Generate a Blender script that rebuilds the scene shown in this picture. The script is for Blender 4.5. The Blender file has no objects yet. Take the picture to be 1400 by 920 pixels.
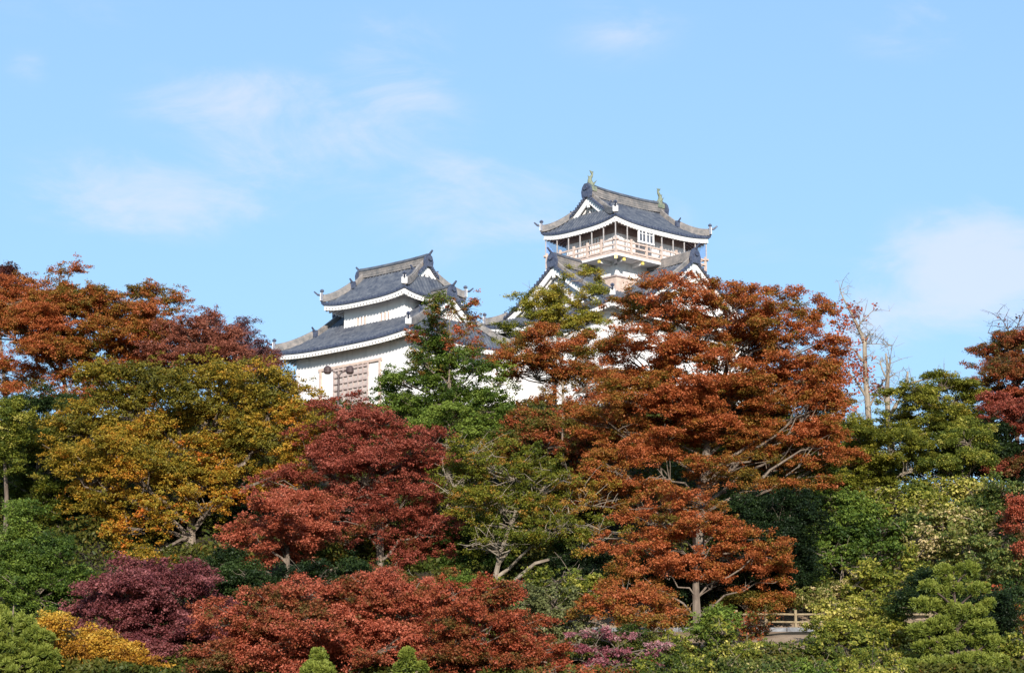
import bpy, math, random
import numpy as np
from mathutils import Vector, Matrix

# ------------------------------------------------------------------ camera
F, CX, CY = 3000.0, 700.0, 460.0          # focal length in photo pixels
PITCH = math.radians(11.7)
CAMZ = 1.6
sc = bpy.context.scene
COL = sc.collection
cam_d = bpy.data.cameras.new('camera')
cam_d.sensor_width = 36.0
cam_d.lens = 36.0 * F / 1400.0
cam_d.clip_start = 0.5
cam_d.clip_end = 5000.0
cam = bpy.data.objects.new('camera', cam_d)
COL.objects.link(cam)
cam.location = (0, 0, CAMZ)
cam.rotation_euler = (math.pi / 2 + PITCH, 0, 0)
sc.camera = cam

# ------------------------------------------------------------------ light
SUN_EL, SUN_AZ = math.radians(20), math.radians(4)   # azimuth: right of straight behind the camera
sc.view_settings.view_transform = 'Standard'
sc.view_settings.look = 'None'
sc.view_settings.gamma = 1.0
sc.view_settings.use_curve_mapping = False
sc.view_settings.exposure = 0.70
sun_d = bpy.data.lights.new('sun', 'SUN')
sun_d.energy = 4.3
sun_d.angle = math.radians(0.53)
sun_d.color = (1.0, 0.94, 0.85)
sun = bpy.data.objects.new('sun', sun_d)
COL.objects.link(sun)
sun_dir = Vector((math.sin(SUN_AZ) * math.cos(SUN_EL), -math.cos(SUN_AZ) * math.cos(SUN_EL), math.sin(SUN_EL)))
sun.rotation_euler = sun_dir.to_track_quat('Z', 'Y').to_euler()

world = bpy.data.worlds.new('World')
sc.world = world
world.use_nodes = True
wn, wl = world.node_tree.nodes, world.node_tree.links
wn.clear()
out = wn.new('ShaderNodeOutputWorld')
bg = wn.new('ShaderNodeBackground')
sky = wn.new('ShaderNodeTexSky')
sky.sky_type = 'NISHITA'
sky.sun_disc = False
sky.sun_elevation = SUN_EL
sky.sun_rotation = math.pi - SUN_AZ
sky.air_density = 1.0
sky.dust_density = 0.6
sky.ozone_density = 1.0
bg.inputs['Strength'].default_value = 0.1
tc = wn.new('ShaderNodeTexCoord')
# thin high cloud, in the direction of the sky
mp = wn.new('ShaderNodeMapping')
mp.inputs['Scale'].default_value = (4.5, 4.5, 13.0)
mp.inputs['Location'].default_value = (0.35, 0.0, 0.55)
nz = wn.new('ShaderNodeTexNoise')
nz.inputs['Scale'].default_value = 1.0
nz.inputs['Detail'].default_value = 7.0
nz.inputs['Roughness'].default_value = 0.48
nz.inputs['Distortion'].default_value = 0.35
cr = wn.new('ShaderNodeValToRGB')
cr.color_ramp.elements[0].position = 0.50
cr.color_ramp.elements[0].color = (0, 0, 0, 1)
cr.color_ramp.elements[1].position = 0.80
cr.color_ramp.elements[1].color = (1, 1, 1, 1)
def cloud_spot(px, py, rpx, rpy):
    """soft mask around one sky direction (a cloud that stands there)"""
    a = math.atan2(px - CX, F); e = PITCH + math.atan2(CY - py, F)
    v = Vector((math.sin(a) * math.cos(e), math.cos(a) * math.cos(e), math.sin(e)))
    sub = wn.new('ShaderNodeVectorMath'); sub.operation = 'SUBTRACT'
    sub.inputs[1].default_value = v
    wl.new(tc.outputs['Generated'], sub.inputs[0])
    sca = wn.new('ShaderNodeVectorMath'); sca.operation = 'MULTIPLY'
    sca.inputs[1].default_value = (F / rpx, F / rpx, F / rpy)
    wl.new(sub.outputs[0], sca.inputs[0])
    ln = wn.new('ShaderNodeVectorMath'); ln.operation = 'LENGTH'
    wl.new(sca.outputs[0], ln.inputs[0])
    mr = wn.new('ShaderNodeMapRange'); mr.interpolation_type = 'SMOOTHSTEP'
    mr.inputs['From Min'].default_value = 1.0
    mr.inputs['From Max'].default_value = 0.0
    wl.new(ln.outputs['Value'], mr.inputs['Value'])
    return mr.outputs[0]
def madd(a, b, k=1.0):
    m = wn.new('ShaderNodeMath'); m.operation = 'MULTIPLY_ADD'
    wl.new(b, m.inputs[0]); m.inputs[1].default_value = k
    if a is None: m.inputs[2].default_value = 0.0
    else: wl.new(a, m.inputs[2])
    return m.outputs[0]
acc = None
for (x, y, rx, ry, k) in [(310, 150, 220, 75, .8), (520, 110, 140, 140, .72), (390, 222, 190, 65, .72), (190, 275, 270, 85, 1.0),
                          (10, 115, 60, 40, .5), (620, 190, 110, 80, .3), (660, 290, 240, 120, .6), (1375, 350, 190, 85, 1.2), (1290, 400, 190, 80, 1.1), (1200, 450, 180, 60, .95), (1390, 420, 150, 110, .8),
                          (1270, 50, 130, 60, .6), (860, 40, 140, 70, .4), (930, 300, 90, 60, .3), (60, 30, 160, 60, .2),
                          (1060, 350, 170, 60, .3)]:
    acc = madd(acc, cloud_spot(x, y, rx, ry), k)
wl.new(tc.outputs['Generated'], mp.inputs['Vector'])
wl.new(mp.outputs[0], nz.inputs['Vector'])
mp.inputs['Scale'].default_value = (14, 14, 34)
mp.inputs['Location'].default_value = (0.2, 0.0, 0.4)
nz.inputs['Detail'].default_value = 8.0; nz.inputs['Roughness'].default_value = 0.62; nz.inputs['Distortion'].default_value = 0.5
nz2 = wn.new('ShaderNodeMath'); nz2.operation = 'MULTIPLY_ADD'
wl.new(nz.outputs['Fac'], nz2.inputs[0]); nz2.inputs[1].default_value = 3.4; nz2.inputs[2].default_value = -1.72
add = wn.new('ShaderNodeMath'); add.operation = 'ADD'
wl.new(acc, add.inputs[0]); wl.new(nz2.outputs[0], add.inputs[1])
nm = wn.new('ShaderNodeMapRange'); nm.interpolation_type = 'SMOOTHSTEP'
nm.inputs['From Min'].default_value = -0.1; nm.inputs['From Max'].default_value = 1.5
wl.new(add.outputs[0], nm.inputs['Value'])
soft = wn.new('ShaderNodeMath'); soft.operation = 'MULTIPLY'; soft.use_clamp = True
s3 = wn.new('ShaderNodeMath'); s3.operation = 'MULTIPLY'; s3.use_clamp = True
wl.new(acc, s3.inputs[0]); s3.inputs[1].default_value = 2.5
wl.new(nm.outputs[0], soft.inputs[0]); wl.new(s3.outputs[0], soft.inputs[1])
mul2 = wn.new('ShaderNodeMath'); mul2.operation = 'MULTIPLY'
wl.new(soft.outputs[0], mul2.inputs[0]); mul2.inputs[1].default_value = 0.62
gam = wn.new('ShaderNodeGamma'); gam.inputs['Gamma'].default_value = 0.42
wl.new(sky.outputs[0], gam.inputs['Color'])
tint = wn.new('ShaderNodeMix'); tint.data_type = 'RGBA'; tint.blend_type = 'MULTIPLY'
tint.inputs['Factor'].default_value = 1.0
tint.inputs[7].default_value = (1.0, 1.0, 1.0, 1)
wl.new(gam.outputs[0], tint.inputs[6])
mix = wn.new('ShaderNodeMix'); mix.data_type = 'RGBA'
mix.inputs[7].default_value = (5.25, 5.4, 6.5, 1)
wl.new(mul2.outputs[0], mix.inputs['Factor'])
wl.new(tint.outputs[2], mix.inputs[6])
wl.new(mix.outputs[2], bg.inputs['Color'])
wl.new(bg.outputs[0], out.inputs['Surface'])
SKY_TINT = tint.inputs[7]
SKY_TINT.default_value = (1.62, 2.38, 3.2, 1)

sc.render.engine = 'CYCLES'
sc.cycles.max_bounces = 6
sc.cycles.diffuse_bounces = 3
sc.cycles.transparent_max_bounces = 8
sc.cycles.transmission_bounces = 4
sc.cycles.use_denoising = True
sc.cycles.sample_clamp_indirect = 4.0

# ------------------------------------------------------------------ helpers
_fw = Vector((0, math.cos(PITCH), math.sin(PITCH)))
_up = Vector((0, -math.sin(PITCH), math.cos(PITCH)))
def at(px, py, Y):
    """the point of the place that the photo shows at (px, py), Y metres away"""
    d = _fw + Vector((1, 0, 0)) * ((px - CX) / F) + _up * ((CY - py) / F)
    return Vector((0, 0, CAMZ)) + d * (Y / d.y)
def ppm(Y, py=600):
    """photo pixels per metre at distance Y"""
    d = _fw + _up * ((CY - py) / F)
    return F / (Y / d.y)

def tag(o, label=None, cat=None, group=None, kind=None):
    if label: o['label'] = label
    if cat: o['category'] = cat
    if group: o['group'] = group
    if kind: o['kind'] = kind
    return o
def empty(name, loc, rz=0.0):
    o = bpy.data.objects.new(name, None)
    o.empty_display_size = 0.5
    o.location = loc
    o.rotation_euler = (0, 0, rz)
    COL.objects.link(o)
    return o

def mat(name, col, rough=0.7, col2=None, scale=3.0, bump=0.0, bscale=20.0, detail=6.0, trans=0.0, stretch=None, spec=0.3):
    m = bpy.data.materials.new(name)
    m.use_nodes = True
    nt = m.node_tree; n = nt.nodes; l = nt.links
    p = n['Principled BSDF']
    p.inputs['Roughness'].default_value = rough
    p.inputs['Specular IOR Level'].default_value = spec
    p.inputs['Base Color'].default_value = (*col, 1)
    t = n.new('ShaderNodeTexCoord')
    src = t.outputs['Object']
    if stretch:
        mm = n.new('ShaderNodeMapping'); mm.inputs['Scale'].default_value = stretch
        l.new(src, mm.inputs['Vector']); src = mm.outputs[0]
    if col2:
        z = n.new('ShaderNodeTexNoise'); z.inputs['Scale'].default_value = scale; z.inputs['Detail'].default_value = detail
        z.inputs['Roughness'].default_value = 0.65
        l.new(src, z.inputs['Vector'])
        r = n.new('ShaderNodeValToRGB')
        r.color_ramp.elements[0].position = 0.35; r.color_ramp.elements[0].color = (*col, 1)
        r.color_ramp.elements[1].position = 0.68; r.color_ramp.elements[1].color = (*col2, 1)
        l.new(z.outputs['Fac'], r.inputs['Fac'])
        l.new(r.outputs[0], p.inputs['Base Color'])
    if bump:
        z2 = n.new('ShaderNodeTexNoise'); z2.inputs['Scale'].default_value = bscale; z2.inputs['Detail'].default_value = 5
        l.new(src, z2.inputs['Vector'])
        b = n.new('ShaderNodeBump'); b.inputs['Strength'].default_value = bump; b.inputs['Distance'].default_value = 0.05
        l.new(z2.outputs['Fac'], b.inputs['Height'])
        l.new(b.outputs[0], p.inputs['Normal'])
    return m

def leaf_mat(name, stops, translucent=0.32, rough=0.55):
    """leaf: its own colour by the 'tint' of the leaf, some light passes through"""
    m = bpy.data.materials.new(name)
    m.use_nodes = True
    nt = m.node_tree; n = nt.nodes; l = nt.links
    n.clear()
    o = n.new('ShaderNodeOutputMaterial')
    a = n.new('ShaderNodeAttribute'); a.attribute_name = 'tint'
    r = n.new('ShaderNodeValToRGB')
    el = r.color_ramp.elements
    el[0].position = stops[0][0]; el[0].color = (*stops[0][1], 1)
    el[1].position = stops[-1][0]; el[1].color = (*stops[-1][1], 1)
    for pos, c in stops[1:-1]:
        e = el.new(pos); e.color = (*c, 1)
    l.new(a.outputs['Fac'], r.inputs['Fac'])
    d = n.new('ShaderNodeBsdfPrincipled')
    d.inputs['Roughness'].default_value = rough
    d.inputs['Specular IOR Level'].default_value = 0.25
    t = n.new('ShaderNodeBsdfTranslucent')
    l.new(r.outputs[0], d.inputs['Base Color'])
    g = n.new('ShaderNodeMix'); g.data_type = 'RGBA'; g.blend_type = 'MULTIPLY'; g.inputs['Factor'].default_value = 1.0
    g.inputs[7].default_value = (1.25, 1.15, 0.7, 1)
    l.new(r.outputs[0], g.inputs[6]); l.new(g.outputs[2], t.inputs['Color'])
    mx = n.new('ShaderNodeMixShader'); mx.inputs[0].default_value = translucent
    l.new(d.outputs[0], mx.inputs[1]); l.new(t.outputs[0], mx.inputs[2])
    l.new(mx.outputs[0], o.inputs['Surface'])
    return m

class MB:
    """collects shapes, builds ONE mesh object"""
    def __init__(s):
        s.v, s.f = [], []
    def add(s, vs, fs):
        b = len(s.v)
        s.v += [tuple(q) for q in vs]
        s.f += [tuple(b + i for i in f) for f in fs]
        return s
    def box(s, c, d, rz=0.0, rx=0.0):
        x, y, z = d[0] / 2, d[1] / 2, d[2] / 2
        M = Matrix.Rotation(rz, 3, 'Z') @ Matrix.Rotation(rx, 3, 'X')
        vs = [Vector(c) + M @ Vector((i * x, j * y, k * z)) for i in (-1, 1) for j in (-1, 1) for k in (-1, 1)]
        return s.add(vs, [(0, 1, 3, 2), (4, 6, 7, 5), (0, 4, 5, 1), (2, 3, 7, 6), (0, 2, 6, 4), (1, 5, 7, 3)])
    def beam(s, pts, w, h, drop=0.0):
        """rectangular section swept along pts; top of the section at pts"""
        vs, fs = [], []
        n = len(pts)
        P = [Vector(p) for p in pts]
        for i in range(n):
            t = (P[min(i + 1, n - 1)] - P[max(i - 1, 0)])
            side = Vector((t.y, -t.x, 0))
            if side.length < 1e-6: side = Vector((1, 0, 0))
            side.normalize()
            ww = w[i] if isinstance(w, (list, tuple)) else w
            hh = h[i] if isinstance(h, (list, tuple)) else h
            for a, b in ((-1, 0), (1, 0), (1, -1), (-1, -1)):
                vs.append(P[i] + side * (a * ww / 2) + Vector((0, 0, b * hh - drop)))
        for i in range(n - 1):
            for k in range(4):
                a = i * 4 + k; b = i * 4 + (k + 1) % 4
                fs.append((a, b, b + 4, a + 4))
        fs.append((0, 3, 2, 1)); e = (n - 1) * 4; fs.append((e, e + 1, e + 2, e + 3))
        return s.add(vs, fs)
    def tube(s, pts, rad, n=6, cap=True):
        P = [Vector(p) for p in pts]
        vs, fs = [], []
        m = len(P)
        ref = Vector((0.31, 0.17, 0.93))
        for i in range(m):
            t = (P[min(i + 1, m - 1)] - P[max(i - 1, 0)]).normalized()
            if abs(t.dot(ref)) > 0.97: ref = Vector((1, 0.1, 0))
            u = t.cross(ref).normalized(); w = t.cross(u)
            r = rad[i] if isinstance(rad, (list, tuple)) else rad
            for k in range(n):
                a = 2 * math.pi * k / n
                vs.append(P[i] + (u * math.cos(a) + w * math.sin(a)) * r)
        for i in range(m - 1):
            for k in range(n):
                a = i * n + k; b = i * n + (k + 1) % n
                fs.append((a, b, b + n, a + n))
        if cap:
            fs.append(tuple(range(n))[::-1]); fs.append(tuple((m - 1) * n + k for k in range(n)))
        return s.add(vs, fs)
    def lathe(s, c, prof, n=10):
        vs, fs = [], []
        for (r, z) in prof:
            for k in range(n):
                a = 2 * math.pi * k / n
                vs.append((c[0] + r * math.cos(a), c[1] + r * math.sin(a), c[2] + z))
        for i in range(len(prof) - 1):
            for k in range(n):
                a = i * n + k; b = i * n + (k + 1) % n
                fs.append((a, b, b + n, a + n))
        fs.append(tuple(range(n))[::-1]); fs.append(tuple((len(prof) - 1) * n + k for k in range(n)))
        return s.add(vs, fs)
    def grid(s, rows):
        """rows: list of equal-length point rows"""
        n = len(rows[0])
        vs = [p for r in rows for p in r]
        fs = [(i * n + j, i * n + j + 1, (i + 1) * n + j + 1, (i + 1) * n + j) for i in range(len(rows) - 1) for j in range(n - 1)]
        return s.add(vs, fs)
    def build(s, name, m, parent=None, smooth=False):
        me = bpy.data.meshes.new(name)
        me.from_pydata(s.v, [], s.f)
        me.materials.append(m)
        if smooth: me.shade_smooth()
        me.update()
        o = bpy.data.objects.new(name, me)
        COL.objects.link(o)
        if parent: o.parent = parent
        return o

# ------------------------------------------------------------------ materials
M_plaster = mat('white_plaster', (0.77, 0.735, 0.715), 0.85, (0.84, 0.805, 0.785), 0.9, 0.15, 8)
def streaks(m, dark=(0.50, 0.49, 0.47), amount=.55):
    n = m.node_tree.nodes; l = m.node_tree.links
    p = n['Principled BSDF']; src = p.inputs['Base Color'].links[0].from_socket
    t = n.new('ShaderNodeTexCoord'); mm = n.new('ShaderNodeMapping'); mm.inputs['Scale'].default_value = (2.6, 2.6, .22)
    z = n.new('ShaderNodeTexNoise'); z.inputs['Scale'].default_value = 1.6; z.inputs['Detail'].default_value = 6
    r = n.new('ShaderNodeMapRange'); r.inputs['From Min'].default_value = .52; r.inputs['From Max'].default_value = .78; r.inputs['To Max'].default_value = amount
    mx = n.new('ShaderNodeMix'); mx.data_type = 'RGBA'; mx.inputs[7].default_value = (*dark, 1)
    l.new(t.outputs['Object'], mm.inputs['Vector']); l.new(mm.outputs[0], z.inputs['Vector']); l.new(z.outputs['Fac'], r.inputs['Value'])
    l.new(r.outputs[0], mx.inputs['Factor']); l.new(src, mx.inputs[6]); l.new(mx.outputs[2], p.inputs['Base Color'])
streaks(M_plaster)
M_plaster_t = mat('white_plaster_trim', (0.74, 0.715, 0.695), 0.8, (0.83, 0.80, 0.775), 2.2, 0.1, 12)
M_tile = mat('grey_roof_tile', (0.046, 0.053, 0.074), 0.42, (0.125, 0.13, 0.145), 2.2, 0.25, 9, spec=0.5)
M_tile_ridge = mat('weathered_ridge_tile', (0.13, 0.125, 0.125), 0.6, (0.30, 0.26, 0.235), 3.0, 0.3, 14)
M_tile_end = mat('dark_end_tile', (0.035, 0.045, 0.085), 0.45, (0.10, 0.11, 0.15), 5.0, 0.3, 18, spec=0.5)
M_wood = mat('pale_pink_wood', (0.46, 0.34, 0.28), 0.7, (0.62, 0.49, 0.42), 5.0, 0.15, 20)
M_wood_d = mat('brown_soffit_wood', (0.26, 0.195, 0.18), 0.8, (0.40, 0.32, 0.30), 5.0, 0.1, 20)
M_post = mat('grey_post', (0.38, 0.34, 0.33), 0.6, (0.5, 0.46, 0.44), 6.0)
M_gold = mat('gilt_cap', (0.62, 0.46, 0.10), 0.35, (0.75, 0.58, 0.18), 8.0)
M_glass = mat('dark_window_pane', (0.05, 0.055, 0.07), 0.15, (0.16, 0.17, 0.2), 3.0)
M_bronze = mat('verdigris_bronze', (0.12, 0.155, 0.12), 0.6, (0.27, 0.27, 0.18), 6.0, 0.2, 20)
M_lamp = mat('brown_lamp_metal', (0.055, 0.035, 0.035), 0.45, (0.10, 0.065, 0.06), 8.0)
M_bark = mat('grey_brown_bark', (0.09, 0.065, 0.05), 0.9, (0.26, 0.20, 0.15), 2.5, 0.5, 9, stretch=(1, 1, .35))
M_bark_p = mat('pale_bark', (0.15, 0.115, 0.085), 0.9, (0.36, 0.30, 0.23), 2.2, 0.4, 9, stretch=(1, 1, .4))
M_bark_d = mat('dark_bark', (0.045, 0.03, 0.025), 0.95, (0.12, 0.085, 0.065), 3.0, 0.5, 9)
M_stone = mat('kerb_stone', (0.13, 0.13, 0.135), 0.85, (0.27, 0.27, 0.275), 3.0, 0.3, 14)
M_fence = mat('weathered_fence_wood', (0.20, 0.145, 0.08), 0.85, (0.34, 0.26, 0.155), 5.0, 0.2, 18)
M_ground = mat('leaf_litter_soil', (0.014, 0.013, 0.008), 0.95, (0.05, 0.036, 0.02), 0.9, 0.6, 6, detail=9)
M_dirt = mat('bare_dirt', (0.20, 0.135, 0.085), 0.95, (0.33, 0.24, 0.16), 0.9, 0.5, 8, detail=8)
# ------------------------------------------------------------------ the hill
def smooth(a, b, x):
    t = min(1.0, max(0.0, (x - a) / (b - a)))
    return t * t * (3 - 2 * t)
_HY = [-200, 20, 50, 70, 85, 95.5, 97.6, 125, 165, 200, 300, 3000]
_HZ = [0, 0, 0.8, 3.0, 6.0, 8.36, 8.42, 23.4, 23.8, 12, 0, 0]
def ground(x, y):
    z = float(np.interp(y, _HY, _HZ))
    if y > 98:
        top = z - 8.4
        k = 1.0 - 0.46 * smooth(12, 27, x) - 0.08 * smooth(-14, -30, x)
        z = 8.4 + top * k if top > 0 else z
    far = smooth(45, 160, abs(x))
    z *= 1 - 0.6 * far
    if not (94 < y < 98.2) and y > 45:
        z += 0.22 * math.sin(x * 0.55 + y * 0.21) * math.sin(y * 0.43 - x * 0.13) * smooth(45, 70, y) * (1 - smooth(118, 126, y))
    return z
ys = sorted(set([-200, -60, 0, 20, 35] + [45 + 1.5 * i for i in range(32)] + [94, 95.5, 95.52, 97.6] + [98 + 1.5 * i for i in range(50)] + [180, 200, 230, 300, 600, 1500, 3000]))
xs = sorted(set([-3000, -1200, -500, -250, -160, -110, -80] + [-60 + 2 * i for i in range(61)] + [80, 110, 160, 250, 500, 1200, 3000]))
g = MB().grid([[(x, y, ground(x, y)) for x in xs] for y in ys])
o = g.build('ground', M_ground, smooth=True); tag(o, kind='structure')

# bare bank with the footpath along its top
PX0, PX1 = 1.5, 42.0
g = MB()
rows = []
for i in range(42):
    x = PX0 + (PX1 - PX0) * i / 41
    lo = 89.6 + 0.5 * math.sin(x * 0.9) + 0.35 * math.sin(x * 2.3)
    rows.append([(x, yy, ground(x, yy) + 0.03) for yy in np.linspace(lo, 95.3, 11)])
g.grid(rows)
tag(g.build('dirt_bank', M_dirt, smooth=True), kind='structure')
g = MB().grid([[(PX0 - 4 + (PX1 - PX0 + 4) * i / 40, yy, 8.46) for yy in (95.74, 97.5)] for i in range(41)])
tag(g.build('footpath', M_dirt), kind='structure')
g = MB()
rows = []
for i in range(42):
    x = PX0 - 3 + (PX1 - PX0 + 3) * i / 41
    hi = 99.2 + 0.25 * math.sin(x * 1.1)
    rows.append([(x, yy, max(8.45, ground(x, yy) + 0.04)) for yy in np.linspace(97.7, hi, 5)])
g.grid(rows)
tag(g.build('upper_bank', M_dirt, smooth=True), kind='structure')
g = MB()
rnd = random.Random(3)
x = PX0
while x < PX1:
    L = rnd.uniform(.5, .9)
    g.box((x + L / 2, 95.6 + rnd.uniform(-.02, .02), 8.40 + rnd.uniform(-.02, .02)), (L - .03, .22, .26), rnd.uniform(-.03, .03))
    x += L
tag(g.build('path_kerb', M_stone), 'low kerb of grey stones edging the footpath at the top of the bare bank', 'kerb')

# ------------------------------------------------------------------ Japanese hip-and-gable roof
RIDGE = dict(h=.52, c=.16, o=1.0)
def roof(parent, name, Lx, Ly, H, xv, r, U, z0, over, soffit_mat, xg_in=0.45, main_ridge=True, horn=True, c=0.30, white_rafters=True, bbh=.42):
    """hip-and-gable roof, ridge along local x, eave line at z0 (corners raised by U)"""
    A, B = Lx / 2, Ly / 2
    prof = lambda d: H * ((1 - c) * (d / B) + c * (d / B) ** 2)
    lift = lambda x, y: U * (min(1, abs(x) / A) ** 3.2) * (min(1, abs(y) / B) ** 3.2)
    zm = lambda x, y: z0 + prof(max(0, B - abs(y))) + lift(x, y)
    def dk(x):
        x = abs(x)
        return r * max(0, A - x) if x > xv else r * (A - xv) + .25 * (xv - x)
    zk = lambda x, y: z0 + prof(min(B, dk(x))) + lift(x, y)
    T = 0.27
    bump = lambda u: 0.075 * max(0.0, math.cos(2 * math.pi * u / T)) ** 0.6
    xg = xv - xg_in
    m = MB()
    def cols(a, b):
        n = max(2, int(round((b - a) / (T / 5))))
        return [a + (b - a) * i / n for i in range(n + 1)]
    for sy in (-1, 1):
        rows = [[(x, sy * (B - B * j / 16), zm(x, B - B * j / 16) + bump(x)) for j in range(17)] for x in cols(-xv, xv)]
        m.grid(rows)
        for sx in (-1, 1):
            rows = []
            for x in cols(xv, A - 0.01):
                dm = min(B, r * (A - x))
                rows.append([(sx * x, sy * (B - dm * j / 8), zm(x, B - dm * j / 8) + bump(x)) for j in range(9)])
            m.grid(rows)
    for sx in (-1, 1):
        rows = []
        for y in cols(-B + .005, B - .005):
            dm = (A - xg) if abs(y) < B - r * (A - xv) else (B - abs(y)) / r
            rows.append([(sx * (A - dm * j / 8), y, zk(A - dm * j / 8, y) + bump(y)) for j in range(9)])
        m.grid(rows)
    # verge underside so the roof over the gable has thickness
    for sx in (-1, 1):
        for sy in (-1, 1):
            rows = [[(sx * xx, sy * (B - d), zm(xx, B - d) - 0.10) for d in np.linspace(r * (A - xv) * .95, B, 10)] for xx in (xg - .1, xv)]
            m.grid(rows)
    ro = m.build(name, M_tile, parent)
    # eave edges
    def perim(inset, dz, n=30):
        out = []
        a, b = A - inset, B - inset
        for (x0, y0, x1, y1) in ((-a, -b, a, -b), (a, -b, a, b), (a, b, -a, b), (-a, b, -a, -b)):
            pts = []
            for i in range(n + 1):
                t = i / n
                x, y = x0 + (x1 - x0) * t, y0 + (y1 - y0) * t
                pts.append((x, y, z0 + lift(min(abs(x) * A / a, A), min(abs(y) * B / b, B)) + dz))
            out.append(pts)
        return out
    m = MB()
    for pts in perim(0.03, 0.045): m.beam(pts, 0.10, 0.13)
    for sx, L, horiz in ((0, Lx, True), (1, Ly, False)):
        n = int(L / T)
        for i in range(n + 1):
            u = -L / 2 + T * (i + (L / T - n) / 2)
            for s in (-1, 1):
                if horiz:
                    x, y = u, s * B; z = z0 + lift(x, B)
                    m.tube([(x, y - s * .05, z + .03), (x, y + s * .05, z + .03)], 0.075, 7)
                else:
                    x, y = s * A, u; z = z0 + lift(A, y)
                    m.tube([(x - s * .05, y, z + .03), (x + s * .05, y, z + .03)], 0.075, 7)
    m.build('eave_tile', M_tile_end, ro)
    m = MB()
    for pts in perim(0.12, -0.085): m.beam(pts, 0.12, 0.175)
    m.build('fascia', M_plaster_t, ro)
    # soffit and rafters
    m = MB()
    o1 = over + 0.15
    for sy in (-1, 1):
        rows = []
        for i in range(41):
            x = -A + .15 + (2 * A - .3) * i / 40
            dm = min(o1, max(0.16, A - abs(x)))
            rows.append([(x, sy * (B - d), zm(x, B - d) * 0 + z0 + lift(x, B) * (1 - d / (o1 + .6)) + d * 0.34 - 0.20) for d in np.linspace(.14, dm, 5)])
        m.grid(rows)
    for sx in (-1, 1):
        rows = []
        for i in range(41):
            y = -B + .15 + (2 * B - .3) * i / 40
            dm = min(o1, max(0.16, B - abs(y)))
            rows.append([(sx * (A - d), y, z0 + lift(A, y) * (1 - d / (o1 + .6)) + d * 0.34 - 0.20) for d in np.linspace(.14, dm, 5)])
        m.grid(rows)
    m.build('soffit', soffit_mat, ro)
    m = MB()
    sp = 0.27
    for horiz, L in ((True, Lx), (False, Ly)):
        n = int((L - .3) / sp)
        for i in range(n + 1):
            u = -(n * sp) / 2 + i * sp
            half = L / 2
            dm = min(o1, max(0.25, half - abs(u)))
            for s in (-1, 1):
                pts = []
                for d in (0.07, dm):
                    if horiz:
                        pts.append((u, s * (B - d), z0 + lift(u, B) * (1 - d / (o1 + .6)) + d * 0.34 - 0.21))
                    else:
                        pts.append((s * (A - d), u, z0 + lift(A, u) * (1 - d / (o1 + .6)) + d * 0.34 - 0.21))
                m.beam(pts, 0.13, 0.20)
    m.build('rafter_row', M_plaster_t if white_rafters else M_wood_d, ro)
    m2 = MB()
    if not white_rafters:   # white rafter ends
        for horiz, L in ((True, Lx), (False, Ly)):
            n = int((L - .3) / sp)
            for i in range(n + 1):
                u = -(n * sp) / 2 + i * sp
                for s in (-1, 1):
                    if horiz: m2.box((u, s * (B - .10), z0 + lift(u, B) - .31), (.15, .12, .16))
                    else: m2.box((s * (A - .10), u, z0 + lift(A, u) - .31), (.12, .15, .16))
        m2.build('rafter_end_row', M_plaster_t, ro)
    # corner ridges and verge ridges
    yj = B - r * (A - xv)
    for sx in (-1, 1):
        for sy in (-1, 1):
            m, e, wt = MB(), MB(), MB()
            pts = []
            for t in np.linspace(0, 1, 9):
                x = A + .02 - (A - xv + .1) * t; y = B + .02 - (B - yj + .1) * t
                zz = z0 + prof(min(B, (B - y) if y < B else 0)) + lift(min(x, A), min(y, B))
                pts.append((sx * x, sy * y, zz + 0.34 + 0.10 * (1 - t) ** 2))
            m.beam(pts, 0.26, 0.36)
            m.tube([(p[0], p[1], p[2] + .02) for p in pts], 0.10, 6)
            # end tile with white face, small cap and upturned tip
            px, py, pz = pts[0]
            d = Vector((sx, sy, 0)).normalized()
            ang = math.atan2(sy, sx)
            e.box((px + d.x * .0, py + d.y * .0, pz - .10), (.13, .38, .40), ang)
            e.box((px + d.x * .0, py + d.y * .0, pz + .17), (.13, .20, .14), ang)
            wt.box((px + d.x * .09, py + d.y * .09, pz - .11), (.03, .32, .36), ang)
            wt.box((px + d.x * .095, py + d.y * .095, pz + .12), (.03, .17, .18), ang)
            e.lathe((px, py, pz + .27), [(.10, 0), (.13, .05), (.12, .12), (.05, .18)], 8)
            e.tube([(px - d.x * .1, py - d.y * .1, pz + .06), (px + d.x * .25, py + d.y * .25, pz + .10), (px + d.x * .48, py + d.y * .48, pz + .30)], [.085, .07, .045], 6)
            m.build('hip_ridge', M_tile_ridge, ro); e.build('end_tile', M_tile_end, ro); wt.build('corner_ornament', M_plaster_t, ro)
            m, e = MB(), MB()
            # verge ridge
            pts = []
            for t in np.linspace(0, 1, 10):
                y = (yj + .05) * (1 - t)
                pts.append((sx * (xv - .22), sy * y, zm(xv, y) + 0.26))
            m.beam(pts, 0.24, 0.30)
            m.tube([(p[0], p[1], p[2] + .02) for p in pts], 0.09, 6)
            p = pts[0]
            e.box((p[0], p[1] + sy * .04, p[2] - .05), (.40, .14, .42))
            e.tube([(p[0], p[1] - sy * .1, p[2] + .1), (p[0], p[1] + sy * .12, p[2] + .16), (p[0], p[1] + sy * .30, p[2] + .34)], [.08, .07, .05], 6)
            m.build('verge_ridge', M_tile_ridge, ro); e.build('end_tile', M_tile_end, ro)
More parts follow.
